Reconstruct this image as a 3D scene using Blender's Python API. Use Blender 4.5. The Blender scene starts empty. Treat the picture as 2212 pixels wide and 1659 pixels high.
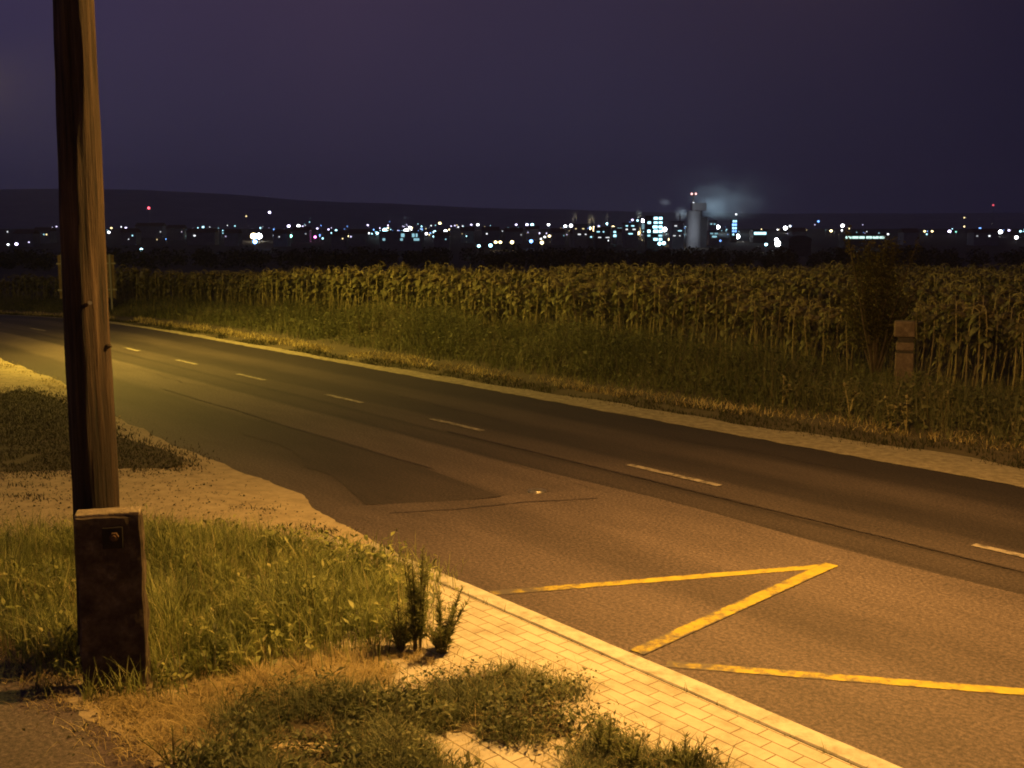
import bpy, bmesh, math, random
import numpy as np
from mathutils import Vector, Matrix
random.seed(7); rng = np.random.default_rng(7)
sc = bpy.context.scene
col = sc.collection
R = math.radians

# ------------------------------------------------------------------ camera
CAM_H, FOC, HOR = 2.7, 2250.0, 515.0            # eye height, focal length and horizon row in units of a 2212 x 1659 picture
PITCH = math.atan((829.5 - HOR) / FOC)
cam = bpy.data.cameras.new('camera'); co = bpy.data.objects.new('camera', cam); col.objects.link(co)
cam.sensor_width = 36.0; cam.lens = 36.0 * FOC / 2212.0
cam.clip_start = 0.1; cam.clip_end = 30000.0
co.location = (0, 0, CAM_H); co.rotation_euler = (math.pi / 2 - PITCH, 0, 0)
sc.camera = co
sc.view_settings.view_transform = 'Standard'; sc.view_settings.look = 'None'
sc.view_settings.exposure = 0.0; sc.view_settings.gamma = 1.0
sc.render.engine = 'CYCLES'
cy = sc.cycles
cy.filter_width = 1.9; cy.use_denoising = True; cy.max_bounces = 4; cy.diffuse_bounces = 2; cy.glossy_bounces = 2
cy.transmission_bounces = 3; cy.transparent_max_bounces = 6; cy.volume_bounces = 1
cy.sample_clamp_indirect = 1.0; cy.volume_step_rate = 2.0; cy.volume_max_steps = 96

# ------------------------------------------------------------------ night sky with town glow
w = bpy.data.worlds.new('World'); sc.world = w; w.use_nodes = True
nt = w.node_tree; nt.nodes.clear()
def N_(t, **k):
    n = nt.nodes.new(t)
    for a, b in k.items(): setattr(n, a, b)
    return n
out = N_('ShaderNodeOutputWorld'); bg = N_('ShaderNodeBackground'); tc = N_('ShaderNodeTexCoord')
sep = N_('ShaderNodeSeparateXYZ'); nt.links.new(tc.outputs['Generated'], sep.inputs[0])
az = N_('ShaderNodeMapRange'); nt.links.new(sep.outputs['X'], az.inputs['Value'])
az.inputs['From Min'].default_value = -0.42; az.inputs['From Max'].default_value = 0.44
ra = N_('ShaderNodeValToRGB'); nt.links.new(az.outputs['Result'], ra.inputs['Fac'])
def ramp(r, stops):
    e = r.color_ramp.elements
    while len(e) > 1: e.remove(e[-1])
    e[0].position = stops[0][0]; e[0].color = (*stops[0][1], 1)
    for p, c in stops[1:]:
        x = e.new(p); x.color = (*c, 1)
SKY_AZ = [(0.0, (.034, .027, .066)), (0.3, (.038, .0275, .059)), (0.55, (.0295, .0235, .053)), (0.8, (.0165, .0138, .036)), (1.0, (.0088, .0076, .0235))]
ramp(ra, SKY_AZ)
el = N_('ShaderNodeValToRGB'); nt.links.new(sep.outputs['Z'], el.inputs['Fac'])
ramp(el, [(0.0, (.70, .86, .86)), (0.05, (.78, .90, .92)), (0.12, (.92, .96, .97)), (0.22, (1.10, 1.02, 1.0)), (0.4, (1.0, 1.0, 1.0)), (0.9, (.45, .5, .6))])
nz = N_('ShaderNodeTexNoise'); nz.inputs['Scale'].default_value = 2.2; nz.inputs['Detail'].default_value = 3
nt.links.new(tc.outputs['Generated'], nz.inputs['Vector'])
nm = N_('ShaderNodeMapRange'); nt.links.new(nz.outputs['Fac'], nm.inputs['Value'])
nm.inputs['From Min'].default_value = .3; nm.inputs['From Max'].default_value = .7; nm.inputs['To Min'].default_value = .92; nm.inputs['To Max'].default_value = 1.08
m1 = N_('ShaderNodeMix', data_type='RGBA', blend_type='MULTIPLY'); m1.inputs[0].default_value = 1
nt.links.new(ra.outputs[0], m1.inputs[6]); nt.links.new(el.outputs[0], m1.inputs[7])
m2 = N_('ShaderNodeVectorMath', operation='SCALE'); nt.links.new(m1.outputs[2], m2.inputs[0]); nt.links.new(nm.outputs['Result'], m2.inputs['Scale'])
nt.links.new(m2.outputs[0], bg.inputs['Color']); bg.inputs['Strength'].default_value = 1.14
nt.links.new(bg.outputs[0], out.inputs[0])

LAMP_A = dict(head=(2.1, 7.3, 5.4), base=(2.8, 3.4), power=2250, spot=2500, color=(1.0, .50, .105))
LAMP_B = dict(head=(-12.5, 24.2, 6.6), base=(-13.8, 23.0), power=2700, spot=10000, aim=(-3.0, 28.0, .8), cone=136, color=(1.0, .66, .085))

# ------------------------------------------------------------------ plan helpers
def gp(u, v, z=0.0):                              # where the sight line through a picture point meets the level z
    xc = (u - 1106) / FOC; yc = (829.5 - v) / FOC
    d = np.array([xc, math.cos(PITCH) + yc * math.sin(PITCH), -math.sin(PITCH) + yc * math.cos(PITCH)])
    return d * ((z - CAM_H) / d[2]) + np.array([0, 0, CAM_H])
RO = np.array([-1.28, 16.08]); RA = np.array([.63257, -.77451]); RN = np.array([.77451, .63257])
def bend(s): return np.where(s < -15, -.0055 * (s + 15) ** 2, 0.0) if isinstance(s, np.ndarray) else (-.0055 * (s + 15) ** 2 if s < -15 else 0.0)
def W(s, t):                                      # road coordinates (along, across) to ground plan
    t = t + bend(s); return RO[0] + RA[0] * s + RN[0] * t, RO[1] + RA[1] * s + RN[1] * t
def ST(x, y):
    dx, dy = x - RO[0], y - RO[1]
    s = dx * RA[0] + dy * RA[1]; t = dx * RN[0] + dy * RN[1]
    return s, t - bend(s)
def drop(y):                                      # the land falls away behind the field, then rises towards the town
    y = np.asarray(y, float)
    d = np.interp(y, [-1e5, 36, 44, 60, 120, 180, 640, 1260, 2200, 1e5], [0, 0, -.30, -1.2, -5, -7, -9, 14, 22, 22])
    return d
FAR_T = 2.65
def zfar(x, y):                                   # ground height on the far side of the road
    s, t = ST(x, y)
    k = np.clip((t - FAR_T - .5) / 2.0, 0, 1)
    return -.15 + .15 * k * k * (3 - 2 * k) + drop(y)

# ------------------------------------------------------------------ object helpers
def link(o, parent=None):
    col.objects.link(o)
    if parent is not None: o.parent = parent
    return o
def obj(name, V, F, mat=None, parent=None, smooth=False, mi=None):
    me = bpy.data.meshes.new(name)
    me.from_pydata([tuple(map(float, v)) for v in V], [], F)
    mats = mat if isinstance(mat, (list, tuple)) else [mat]
    for m in mats:
        if m: me.materials.append(m)
    if mi is not None: me.polygons.foreach_set('material_index', mi)
    if smooth: me.polygons.foreach_set('use_smooth', [True] * len(me.polygons))
    me.update(); return link(bpy.data.objects.new(name, me), parent)
def fast_obj(name, V, Q, mat, parent=None, smooth=False, T=None):   # numpy arrays of vertices, quads, triangles
    me = bpy.data.meshes.new(name); V = np.asarray(V, np.float32)
    Q = np.zeros((0, 4), np.int32) if Q is None else np.asarray(Q, np.int32)
    T = np.zeros((0, 3), np.int32) if T is None else np.asarray(T, np.int32)
    me.vertices.add(len(V)); me.vertices.foreach_set('co', V.ravel())
    loops = np.concatenate([Q.ravel(), T.ravel()]); me.loops.add(len(loops)); me.loops.foreach_set('vertex_index', loops)
    n = len(Q) + len(T); me.polygons.add(n)
    tot = np.concatenate([np.full(len(Q), 4), np.full(len(T), 3)]); st = np.concatenate([[0], np.cumsum(tot)[:-1]]) if n else []
    me.polygons.foreach_set('loop_start', np.asarray(st, np.int32)); me.polygons.foreach_set('loop_total', np.asarray(tot, np.int32))
    if smooth: me.polygons.foreach_set('use_smooth', np.ones(n, bool))
    me.update(calc_edges=True); me.validate(); me.materials.append(mat)
    return link(bpy.data.objects.new(name, me), parent)
def empty(name, loc=(0, 0, 0), rz=0):
    o = bpy.data.objects.new(name, None); o.empty_display_size = .2
    o.location = loc; o.rotation_euler = (0, 0, rz); return link(o)
def tag(o, label=None, cat=None, group=None, kind=None):
    if label: o['label'] = label
    if cat: o['category'] = cat
    if group: o['group'] = group
    if kind: o['kind'] = kind
    return o
def struct(o): o['kind'] = 'structure'; return o
class MB:                                         # collects shapes into one mesh
    def __init__(s): s.V = []; s.F = []; s.M = []; s.m = 0
    def add(s, V, F):
        b = len(s.V); s.V += [tuple(v) for v in V]; s.F += [tuple(i + b for i in f) for f in F]; s.M += [s.m] * len(F)
    def box(s, c, d, rz=0, bev=0):
        x, y, z = (k / 2 for k in d)
        if bev <= 0:
            P = [(-x, -y, -z), (x, -y, -z), (x, y, -z), (-x, y, -z), (-x, -y, z), (x, -y, z), (x, y, z), (-x, y, z)]
            F = [(0, 3, 2, 1), (4, 5, 6, 7), (0, 1, 5, 4), (1, 2, 6, 5), (2, 3, 7, 6), (3, 0, 4, 7)]
        else:
            bm = bmesh.new(); bmesh.ops.create_cube(bm, size=1)
            for v in bm.verts: v.co = (v.co.x * d[0], v.co.y * d[1], v.co.z * d[2])
            bmesh.ops.bevel(bm, geom=bm.edges[:], offset=bev, segments=2, affect='EDGES', profile=.6)
            bm.verts.index_update(); P = [tuple(v.co) for v in bm.verts]; F = [tuple(v.index for v in f.verts) for f in bm.faces]; bm.free()
        ca, sa = math.cos(rz), math.sin(rz)
        s.add([(c[0] + p[0] * ca - p[1] * sa, c[1] + p[0] * sa + p[1] * ca, c[2] + p[2]) for p in P], F)
    def tube(s, pts, rad, n=10, cap=True):
        pts = [Vector(p) for p in pts]; rad = rad if isinstance(rad, (list, tuple)) else [rad] * len(pts)
        V = []; F = []
        for i, p in enumerate(pts):
            d = (pts[min(i + 1, len(pts) - 1)] - pts[max(i - 1, 0)]).normalized()
            a = d.cross(Vector((0, 0, 1)) if abs(d.z) < .95 else Vector((1, 0, 0))).normalized(); b = d.cross(a)
            for k in range(n):
                q = 2 * math.pi * k / n; V.append(p + (a * math.cos(q) + b * math.sin(q)) * rad[i])
        for i in range(len(pts) - 1):
            for k in range(n): F.append((i * n + k, i * n + (k + 1) % n, (i + 1) * n + (k + 1) % n, (i + 1) * n + k))
        if cap: F.append(tuple(range(n))[::-1]); F.append(tuple(range((len(pts) - 1) * n, len(pts) * n)))
        s.add(V, F)
    def ball(s, c, r, n=10, m=6):
        r = r if isinstance(r, (tuple, list)) else (r, r, r)
        V = [(c[0], c[1], c[2] + r[2])]; F = []
        for i in range(1, m):
            a = math.pi * i / m
            for k in range(n):
                b = 2 * math.pi * k / n; V.append((c[0] + r[0] * math.sin(a) * math.cos(b), c[1] + r[1] * math.sin(a) * math.sin(b), c[2] + r[2] * math.cos(a)))
        V.append((c[0], c[1], c[2] - r[2])); L = len(V) - 1
        for k in range(n):
            F.append((0, 1 + k, 1 + (k + 1) % n)); F.append((L, L - n + (k + 1) % n, L - n + k))
            for i in range(m - 2): F.append((1 + i * n + k, 1 + (i + 1) * n + k, 1 + (i + 1) * n + (k + 1) % n, 1 + i * n + (k + 1) % n))
        s.add(V, F)
    def build(s, name, mat, parent=None, smooth=False): return obj(name, s.V, s.F, mat, parent, smooth, s.M)

# ------------------------------------------------------------------ materials
def new_mat(name):
    m = bpy.data.materials.new(name); m.use_nodes = True; t = m.node_tree
    return m, t, t.nodes['Principled BSDF']
def nn(t, typ, **k):
    n = t.nodes.new(typ)
    for a, b in k.items():
        if a in n.inputs and not hasattr(n, a): n.inputs[a].default_value = b
        else: setattr(n, a, b)
    return n
def surf(name, stops, scale=3.0, rough=.85, bump=.0, bscale=40, detail=6, metal=0, spec=.4, coord='Object', stretch=(1, 1, 1), bdist=.01):
    m, t, b = new_mat(name)
    tc = nn(t, 'ShaderNodeTexCoord'); mp = nn(t, 'ShaderNodeMapping'); mp.inputs['Scale'].default_value = stretch
    t.links.new(tc.outputs[coord], mp.inputs[0])
    n = nn(t, 'ShaderNodeTexNoise'); n.inputs['Scale'].default_value = scale; n.inputs['Detail'].default_value = detail; n.inputs['Roughness'].default_value = .65
    t.links.new(mp.outputs[0], n.inputs[0]); r = nn(t, 'ShaderNodeValToRGB'); ramp(r, stops); t.links.new(n.outputs['Fac'], r.inputs[0])
    t.links.new(r.outputs[0], b.inputs['Base Color']); b.inputs['Roughness'].default_value = rough; b.inputs['Metallic'].default_value = metal
    b.inputs['Specular IOR Level'].default_value = spec
    if bump:
        n2 = nn(t, 'ShaderNodeTexNoise'); n2.inputs['Scale'].default_value = bscale; n2.inputs['Detail'].default_value = 5
        t.links.new(mp.outputs[0], n2.inputs[0]); bp = nn(t, 'ShaderNodeBump'); bp.inputs['Strength'].default_value = bump; bp.inputs['Distance'].default_value = bdist
        t.links.new(n2.outputs['Fac'], bp.inputs['Height']); t.links.new(bp.outputs[0], b.inputs['Normal'])
    return m
def leaf(name, cols, trans=.35, rough=.6, patch=1.3):    # foliage: every blade or leaf has its own tone
    m, t, b = new_mat(name)
    g = nn(t, 'ShaderNodeNewGeometry'); r = nn(t, 'ShaderNodeValToRGB')
    ramp(r, [(i / max(1, len(cols) - 1), c) for i, c in enumerate(cols)])
    tc = nn(t, 'ShaderNodeTexCoord'); n = nn(t, 'ShaderNodeTexNoise'); n.inputs['Scale'].default_value = patch; n.inputs['Detail'].default_value = 3
    t.links.new(tc.outputs['Object'], n.inputs[0])
    a = nn(t, 'ShaderNodeMath', operation='MULTIPLY_ADD'); a.inputs[1].default_value = .6; t.links.new(g.outputs['Random Per Island'], a.inputs[0])
    mr = nn(t, 'ShaderNodeMapRange'); mr.inputs['From Min'].default_value = .3; mr.inputs['From Max'].default_value = .7; mr.inputs['To Max'].default_value = .4
    t.links.new(n.outputs['Fac'], mr.inputs['Value']); t.links.new(mr.outputs[0], a.inputs[2]); t.links.new(a.outputs[0], r.inputs[0])
    t.links.new(r.outputs[0], b.inputs['Base Color']); b.inputs['Roughness'].default_value = rough; b.inputs['Specular IOR Level'].default_value = .35
    tr = nn(t, 'ShaderNodeBsdfTranslucent'); t.links.new(r.outputs[0], tr.inputs[0])
    mx = nn(t, 'ShaderNodeMixShader'); mx.inputs[0].default_value = trans
    t.links.new(b.outputs[0], mx.inputs[1]); t.links.new(tr.outputs[0], mx.inputs[2])
    t.links.new(mx.outputs[0], t.nodes['Material Output'].inputs[0]); return m
_em = {}
def glow(c, s):
    k = (tuple(round(x, 3) for x in c), round(s, 2))
    if k not in _em:
        m, t, b = new_mat('lamp_glow'); b.inputs['Base Color'].default_value = (.8, .8, .8, 1)
        b.inputs['Emission Color'].default_value = (*c, 1); b.inputs['Emission Strength'].default_value = s
        m.cycles.emission_sampling = 'NONE'; _em[k] = m
    return _em[k]

def g3(v, tint=(1, 1, 1)): return tuple(v * k for k in tint)
WARM = (.88, .68, .66)
M = {}
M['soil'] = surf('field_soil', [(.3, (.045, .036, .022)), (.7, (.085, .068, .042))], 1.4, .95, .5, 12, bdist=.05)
M['sand'] = surf('sandy_ground', [(.25, (.21, .172, .112)), (.5, (.33, .275, .18)), (.75, (.43, .365, .245))], 5.5, .95, .45, 55, detail=9, bdist=.008)
M['gravel'] = surf('gravel', [(.3, (.13, .11, .075)), (.55, (.24, .205, .15)), (.75, (.33, .285, .21))], 9, .95, .8, 45, bdist=.02)
M['concrete'] = surf('kerb_concrete', [(.3, (.20, .18, .14)), (.45, (.33, .31, .26)), (.6, (.41, .39, .335)), (.8, (.47, .45, .39))], 8, .85, .35, 60, bdist=.006)
M['stub'] = surf('weathered_concrete', [(.30, (.016, .012, .009)), (.46, (.05, .037, .027)), (.58, (.085, .066, .048)), (.66, (.13, .105, .078)), (.72, (.26, .22, .17))], 9, .9, .6, 30, detail=10, bdist=.010)
M['steel'] = surf('galvanised_steel', [(.3, (.28, .28, .27)), (.7, (.42, .42, .40))], 4, .45, metal=.8)
M['rust'] = surf('rusty_iron', [(.3, (.05, .03, .018)), (.7, (.12, .07, .04))], 14, .75, .4, 60, metal=.4)
M['iron'] = surf('worn_cast_iron', [(.3, (.16, .145, .13)), (.7, (.30, .28, .25))], 20, .35, .3, 70, metal=.7)
M['black_hole'] = surf('dark_recess', [(.3, (.012, .010, .008)), (.7, (.022, .018, .014))], 8, .9)
M['tar'] = surf('bitumen', [(.3, (.016, .012, .011)), (.7, (.032, .025, .022))], 9, .6)
M['white_paint'] = surf('worn_white_paint', [(.38, (.08, .068, .06)), (.52, (.24, .21, .18)), (.7, (.36, .32, .28))], 9, .7, .3, 90, bdist=.003)
M['yellow_paint'] = surf('worn_yellow_paint', [(.30, (.10, .08, .04)), (.44, (.33, .25, .035)), (.7, (.46, .37, .04))], 6, .7, .3, 90, bdist=.003)
M['grey_paint'] = surf('grey_painted_metal', [(.3, (.17, .165, .15)), (.7, (.24, .23, .21))], 2, .6)
M['marker'] = surf('marker_post_paint', [(.3, (.07, .05, .036)), (.55, (.13, .098, .07)), (.8, (.21, .165, .12))], 11, .9, .5, 30)
M['marker_band'] = surf('dark_band_paint', [(.3, (.02, .017, .014)), (.7, (.045, .038, .03))], 7, .8)
M['hill'] = surf('hill_forest', [(.3, (.12, .12, .10)), (.7, (.30, .29, .24))], .006, 1.0)
M['plaster'] = surf('pale_render', [(.3, (.22, .21, .20)), (.7, (.34, .33, .31))], .3, .9)
M['tower'] = surf('silo_concrete', [(.3, (.34, .34, .34)), (.7, (.46, .46, .45))], .12, .9, stretch=(1, 1, .25))
M['dark_clad'] = surf('dark_cladding', [(.3, (.06, .06, .065)), (.7, (.10, .10, .105))], .3, .8)
M['roof'] = surf('dark_roof_tiles', [(.3, (.10, .055, .04)), (.7, (.17, .09, .065))], .6, .9)

def wood_mat():                                     # grey-brown weathered wood, its lower part darkened up to a ragged edge
    m, t, b = new_mat('old_pole_wood')
    tc = nn(t, 'ShaderNodeTexCoord'); mp = nn(t, 'ShaderNodeMapping'); mp.inputs['Scale'].default_value = (14, 14, .55); t.links.new(tc.outputs['Object'], mp.inputs[0])
    n = nn(t, 'ShaderNodeTexNoise'); n.inputs['Scale'].default_value = 2.2; n.inputs['Detail'].default_value = 8; n.inputs['Roughness'].default_value = .7; t.links.new(mp.outputs[0], n.inputs[0])
    r = nn(t, 'ShaderNodeValToRGB'); ramp(r, [(.36, (.010, .006, .004)), (.44, (.05, .032, .021)), (.56, (.11, .075, .050)), (.70, (.20, .145, .10))]); t.links.new(n.outputs['Fac'], r.inputs[0])
    n2 = nn(t, 'ShaderNodeTexNoise'); n2.inputs['Scale'].default_value = 1.7; n2.inputs['Detail'].default_value = 4
    mp2 = nn(t, 'ShaderNodeMapping'); mp2.inputs['Scale'].default_value = (2, 2, .7); t.links.new(tc.outputs['Object'], mp2.inputs[0]); t.links.new(mp2.outputs[0], n2.inputs[0])
    r2 = nn(t, 'ShaderNodeValToRGB'); ramp(r2, [(.35, (.45, .40, .36)), (.65, (1, 1, 1))]); t.links.new(n2.outputs['Fac'], r2.inputs[0])
    mx = nn(t, 'ShaderNodeMix', data_type='RGBA', blend_type='MULTIPLY'); mx.inputs[0].default_value = .85
    t.links.new(r.outputs[0], mx.inputs[6]); t.links.new(r2.outputs[0], mx.inputs[7])
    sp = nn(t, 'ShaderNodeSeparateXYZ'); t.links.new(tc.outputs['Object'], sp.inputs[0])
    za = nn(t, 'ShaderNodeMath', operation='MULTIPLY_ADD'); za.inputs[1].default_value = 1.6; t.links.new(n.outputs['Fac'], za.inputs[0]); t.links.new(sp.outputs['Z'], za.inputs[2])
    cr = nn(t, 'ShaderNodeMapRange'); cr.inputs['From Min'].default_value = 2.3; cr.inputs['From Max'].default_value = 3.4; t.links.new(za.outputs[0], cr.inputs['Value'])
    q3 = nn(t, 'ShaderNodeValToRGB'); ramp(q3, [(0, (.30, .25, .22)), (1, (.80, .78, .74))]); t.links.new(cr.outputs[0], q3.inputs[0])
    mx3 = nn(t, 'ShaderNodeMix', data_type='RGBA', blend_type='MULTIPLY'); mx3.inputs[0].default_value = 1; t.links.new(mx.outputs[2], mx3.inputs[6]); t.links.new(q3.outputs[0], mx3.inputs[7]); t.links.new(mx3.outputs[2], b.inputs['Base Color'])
    b.inputs['Roughness'].default_value = .8
    bp = nn(t, 'ShaderNodeBump'); bp.inputs['Strength'].default_value = 1.0; bp.inputs['Distance'].default_value = .035
    t.links.new(n.outputs['Fac'], bp.inputs['Height']); t.links.new(bp.outputs[0], b.inputs['Normal']); return m
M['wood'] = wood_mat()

def line_paint():                                    # thermoplastic line, worn thin towards the kerb end and at its edges
    m, t, b = new_mat('worn_yellow_line'); uv = nn(t, 'ShaderNodeUVMap'); sp = nn(t, 'ShaderNodeSeparateXYZ'); t.links.new(uv.outputs[0], sp.inputs[0])
    tc = nn(t, 'ShaderNodeTexCoord'); n = nn(t, 'ShaderNodeTexNoise'); n.inputs['Scale'].default_value = 9; n.inputs['Detail'].default_value = 9; n.inputs['Roughness'].default_value = .75; t.links.new(tc.outputs['Object'], n.inputs[0])
    n3 = nn(t, 'ShaderNodeTexNoise'); n3.inputs['Scale'].default_value = 2.3; t.links.new(tc.outputs['Object'], n3.inputs[0])
    c = nn(t, 'ShaderNodeValToRGB'); ramp(c, [(0, (.16,) * 3), (.18, (.06,) * 3), (.45, (0,) * 3)]); t.links.new(sp.outputs['X'], c.inputs[0])
    e = nn(t, 'ShaderNodeValToRGB'); ramp(e, [(0, (.13,) * 3), (.16, (0,) * 3), (.84, (0,) * 3), (1, (.13,) * 3)]); t.links.new(sp.outputs['Y'], e.inputs[0])
    a1 = nn(t, 'ShaderNodeMath', operation='ADD'); t.links.new(c.outputs[0], a1.inputs[0]); t.links.new(e.outputs[0], a1.inputs[1])
    a2 = nn(t, 'ShaderNodeMath', operation='ADD'); t.links.new(a1.outputs[0], a2.inputs[0]); t.links.new(n.outputs['Fac'], a2.inputs[1])
    a3 = nn(t, 'ShaderNodeMath', operation='MULTIPLY_ADD'); a3.inputs[1].default_value = .35; t.links.new(n3.outputs['Fac'], a3.inputs[0]); t.links.new(a2.outputs[0], a3.inputs[2])
    q = nn(t, 'ShaderNodeValToRGB'); ramp(q, [(.58, (.36, .30, .024)), (.72, (.28, .225, .026)), (.80, (.14, .11, .045)), (.88, (.075, .065, .06))]); t.links.new(a3.outputs[0], q.inputs[0])
    t.links.new(q.outputs[0], b.inputs['Base Color']); b.inputs['Roughness'].default_value = .7; return m
M['yellow_line'] = line_paint()
def asphalt(name, bands, lo=-5.0, hi=3.0, gain=1.0):     # UV = metres along and across the road; bands are old wheel tracks and seams
    m, t, b = new_mat(name)
    uv = nn(t, 'ShaderNodeUVMap'); sp = nn(t, 'ShaderNodeSeparateXYZ'); t.links.new(uv.outputs[0], sp.inputs[0])
    mp = nn(t, 'ShaderNodeMapping'); mp.inputs['Scale'].default_value = (.35, 1.2, 1); t.links.new(uv.outputs[0], mp.inputs[0])
    nw = nn(t, 'ShaderNodeTexNoise'); nw.inputs['Scale'].default_value = 1.1; nw.inputs['Detail'].default_value = 5; t.links.new(mp.outputs[0], nw.inputs[0])
    wob = nn(t, 'ShaderNodeMath', operation='MULTIPLY_ADD'); wob.inputs[1].default_value = .22; t.links.new(nw.outputs['Fac'], wob.inputs[0])
    t.links.new(sp.outputs['Y'], wob.inputs[2])
    mr = nn(t, 'ShaderNodeMapRange'); mr.inputs['From Min'].default_value = lo + .11; mr.inputs['From Max'].default_value = hi + .11; t.links.new(wob.outputs[0], mr.inputs['Value'])
    r = nn(t, 'ShaderNodeValToRGB'); ramp(r, [((p - lo) / (hi - lo), g3(v * gain, WARM)) for p, v in bands]); t.links.new(mr.outputs[0], r.inputs[0])
    def mult(src, scale, stops, detail=4, rough=.6, mpx=None):
        n = nn(t, 'ShaderNodeTexNoise'); n.inputs['Scale'].default_value = scale; n.inputs['Detail'].default_value = detail; n.inputs['Roughness'].default_value = rough
        t.links.new((mpx or uv).outputs[0], n.inputs[0]); q = nn(t, 'ShaderNodeValToRGB'); ramp(q, stops); t.links.new(n.outputs['Fac'], q.inputs[0])
        x = nn(t, 'ShaderNodeMix', data_type='RGBA', blend_type='MULTIPLY'); x.inputs[0].default_value = 1
        t.links.new(src, x.inputs[6]); t.links.new(q.outputs[0], x.inputs[7]); return x.outputs[2], n
    c, _ = mult(r.outputs[0], .9, [(.3, (.66,) * 3), (.5, (1.0,) * 3), (.72, (1.28,) * 3)], 8, .68, mp)
    c, ng = mult(c, 34, [(.34, (.55,) * 3), (.5, (.95,) * 3), (.66, (1.55,) * 3)], 3, .6)
    c, _ = mult(c, 110, [(.35, (.7,) * 3), (.65, (1.35,) * 3)], 2, .6)
    t.links.new(c, b.inputs['Base Color']); b.inputs['Roughness'].default_value = .72; b.inputs['Specular IOR Level'].default_value = .35
    bp = nn(t, 'ShaderNodeBump'); bp.inputs['Strength'].default_value = .7; bp.inputs['Distance'].default_value = .008
    t.links.new(ng.outputs['Fac'], bp.inputs['Height']); t.links.new(bp.outputs[0], b.inputs['Normal']); return m
M['road'] = asphalt('road_asphalt', [(-5, .085), (-4.2, .075), (-3.5, .072), (-3.1, .046), (-2.25, .042), (-2.05, .078), (-1.15, .088), (-1.02, .030), (-.88, .042), (-.6, .046), (-.46, .026), (-.36, .056), (.10, .052), (.25, .030), (.75, .030), (1.1, .054), (1.5, .050), (1.75, .026), (3, .024)])
M['patch'] = asphalt('patch_asphalt', [(-5, .040), (3, .036)])
M['old'] = asphalt('old_asphalt', [(-5, .095), (-3.9, .082), (-3.3, .088), (-2.9, .064), (-2.5, .068), (-2.2, .092), (-1.3, .09), (-.9, .085), (3, .08)])
M['path'] = asphalt('path_asphalt', [(-9, .085), (3, .08)], -9, 3)

def paving_mat():
    m, t, b = new_mat('paving_blocks')
    uv = nn(t, 'ShaderNodeUVMap'); br = nn(t, 'ShaderNodeTexBrick'); t.links.new(uv.outputs[0], br.inputs['Vector'])
    br.offset = .5; br.inputs['Scale'].default_value = 1; br.inputs['Brick Width'].default_value = .205; br.inputs['Row Height'].default_value = .103
    br.inputs['Mortar Size'].default_value = .0048; br.inputs['Mortar Smooth'].default_value = .4; br.inputs['Bias'].default_value = 0
    br.inputs['Color1'].default_value = (.37, .34, .28, 1); br.inputs['Color2'].default_value = (.42, .39, .325, 1); br.inputs['Mortar'].default_value = (.15, .117, .075, 1)
    n = nn(t, 'ShaderNodeTexNoise'); n.inputs['Scale'].default_value = 3.5; n.inputs['Detail'].default_value = 8; n.inputs['Roughness'].default_value = .7; t.links.new(uv.outputs[0], n.inputs[0])
    q = nn(t, 'ShaderNodeValToRGB'); ramp(q, [(.3, (.58, .55, .50)), (.48, (.92, .91, .89)), (.65, (1.1, 1.1, 1.1))]); t.links.new(n.outputs['Fac'], q.inputs[0])
    x = nn(t, 'ShaderNodeMix', data_type='RGBA', blend_type='MULTIPLY'); x.inputs[0].default_value = 1; t.links.new(br.outputs['Color'], x.inputs[6]); t.links.new(q.outputs[0], x.inputs[7])
    t.links.new(x.outputs[2], b.inputs['Base Color']); b.inputs['Roughness'].default_value = .85
    bp = nn(t, 'ShaderNodeBump'); bp.invert = True; bp.inputs['Strength'].default_value = .6; bp.inputs['Distance'].default_value = .006
    t.links.new(br.outputs['Fac'], bp.inputs['Height'])
    n2 = nn(t, 'ShaderNodeTexNoise'); n2.inputs['Scale'].default_value = 60; t.links.new(uv.outputs[0], n2.inputs[0])
    bp2 = nn(t, 'ShaderNodeBump'); bp2.inputs['Strength'].default_value = .3; bp2.inputs['Distance'].default_value = .004; t.links.new(n2.outputs['Fac'], bp2.inputs['Height']); t.links.new(bp.outputs[0], bp2.inputs['Normal'])
    t.links.new(bp2.outputs[0], b.inputs['Normal']); return m
M['paving'] = paving_mat()

M['grass'] = leaf('verge_grass', [(.016, .021, .006), (.065, .082, .024), (.20, .24, .075), (.42, .44, .15), (.70, .63, .32)], .45, .5, 3.5)
M['short'] = leaf('short_dark_grass', [(.014, .016, .007), (.03, .031, .012), (.05, .048, .018)])
M['clover'] = leaf('ground_cover', [(.018, .025, .011), (.06, .075, .030), (.13, .145, .062), (.25, .25, .12)], .3)
M['straw'] = leaf('dry_straw', [(.12, .092, .04), (.34, .27, .12), (.62, .52, .26)], .25)
M['weed'] = leaf('weed_leaves', [(.06, .07, .026), (.15, .17, .062), (.32, .33, .14)], .45)
M['weedstem'] = surf('weed_stem', [(.3, (.09, .085, .03)), (.7, (.15, .13, .05))], 20, .8)
M['crop'] = leaf('crop_leaves', [(.045, .048, .022), (.11, .11, .050), (.19, .18, .085), (.30, .27, .14)], .3, .65)
M['stalk'] = leaf('crop_stalk', [(.13, .11, .05), (.21, .18, .085), (.33, .28, .14)], .05)
M['head'] = leaf('seed_head', [(.055, .042, .02), (.10, .08, .035), (.15, .12, .05)], .1)
M['under'] = leaf('undergrowth', [(.022, .028, .014), (.075, .085, .038), (.14, .14, .065), (.23, .19, .11)], .4, .6, .45)
M['shrub'] = leaf('shrub_leaves', [(.03, .028, .011), (.07, .062, .022), (.12, .10, .038)])
M['bark'] = surf('bark', [(.3, (.04, .03, .02)), (.7, (.09, .07, .05))], 10, .9, .5, 30)
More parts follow.
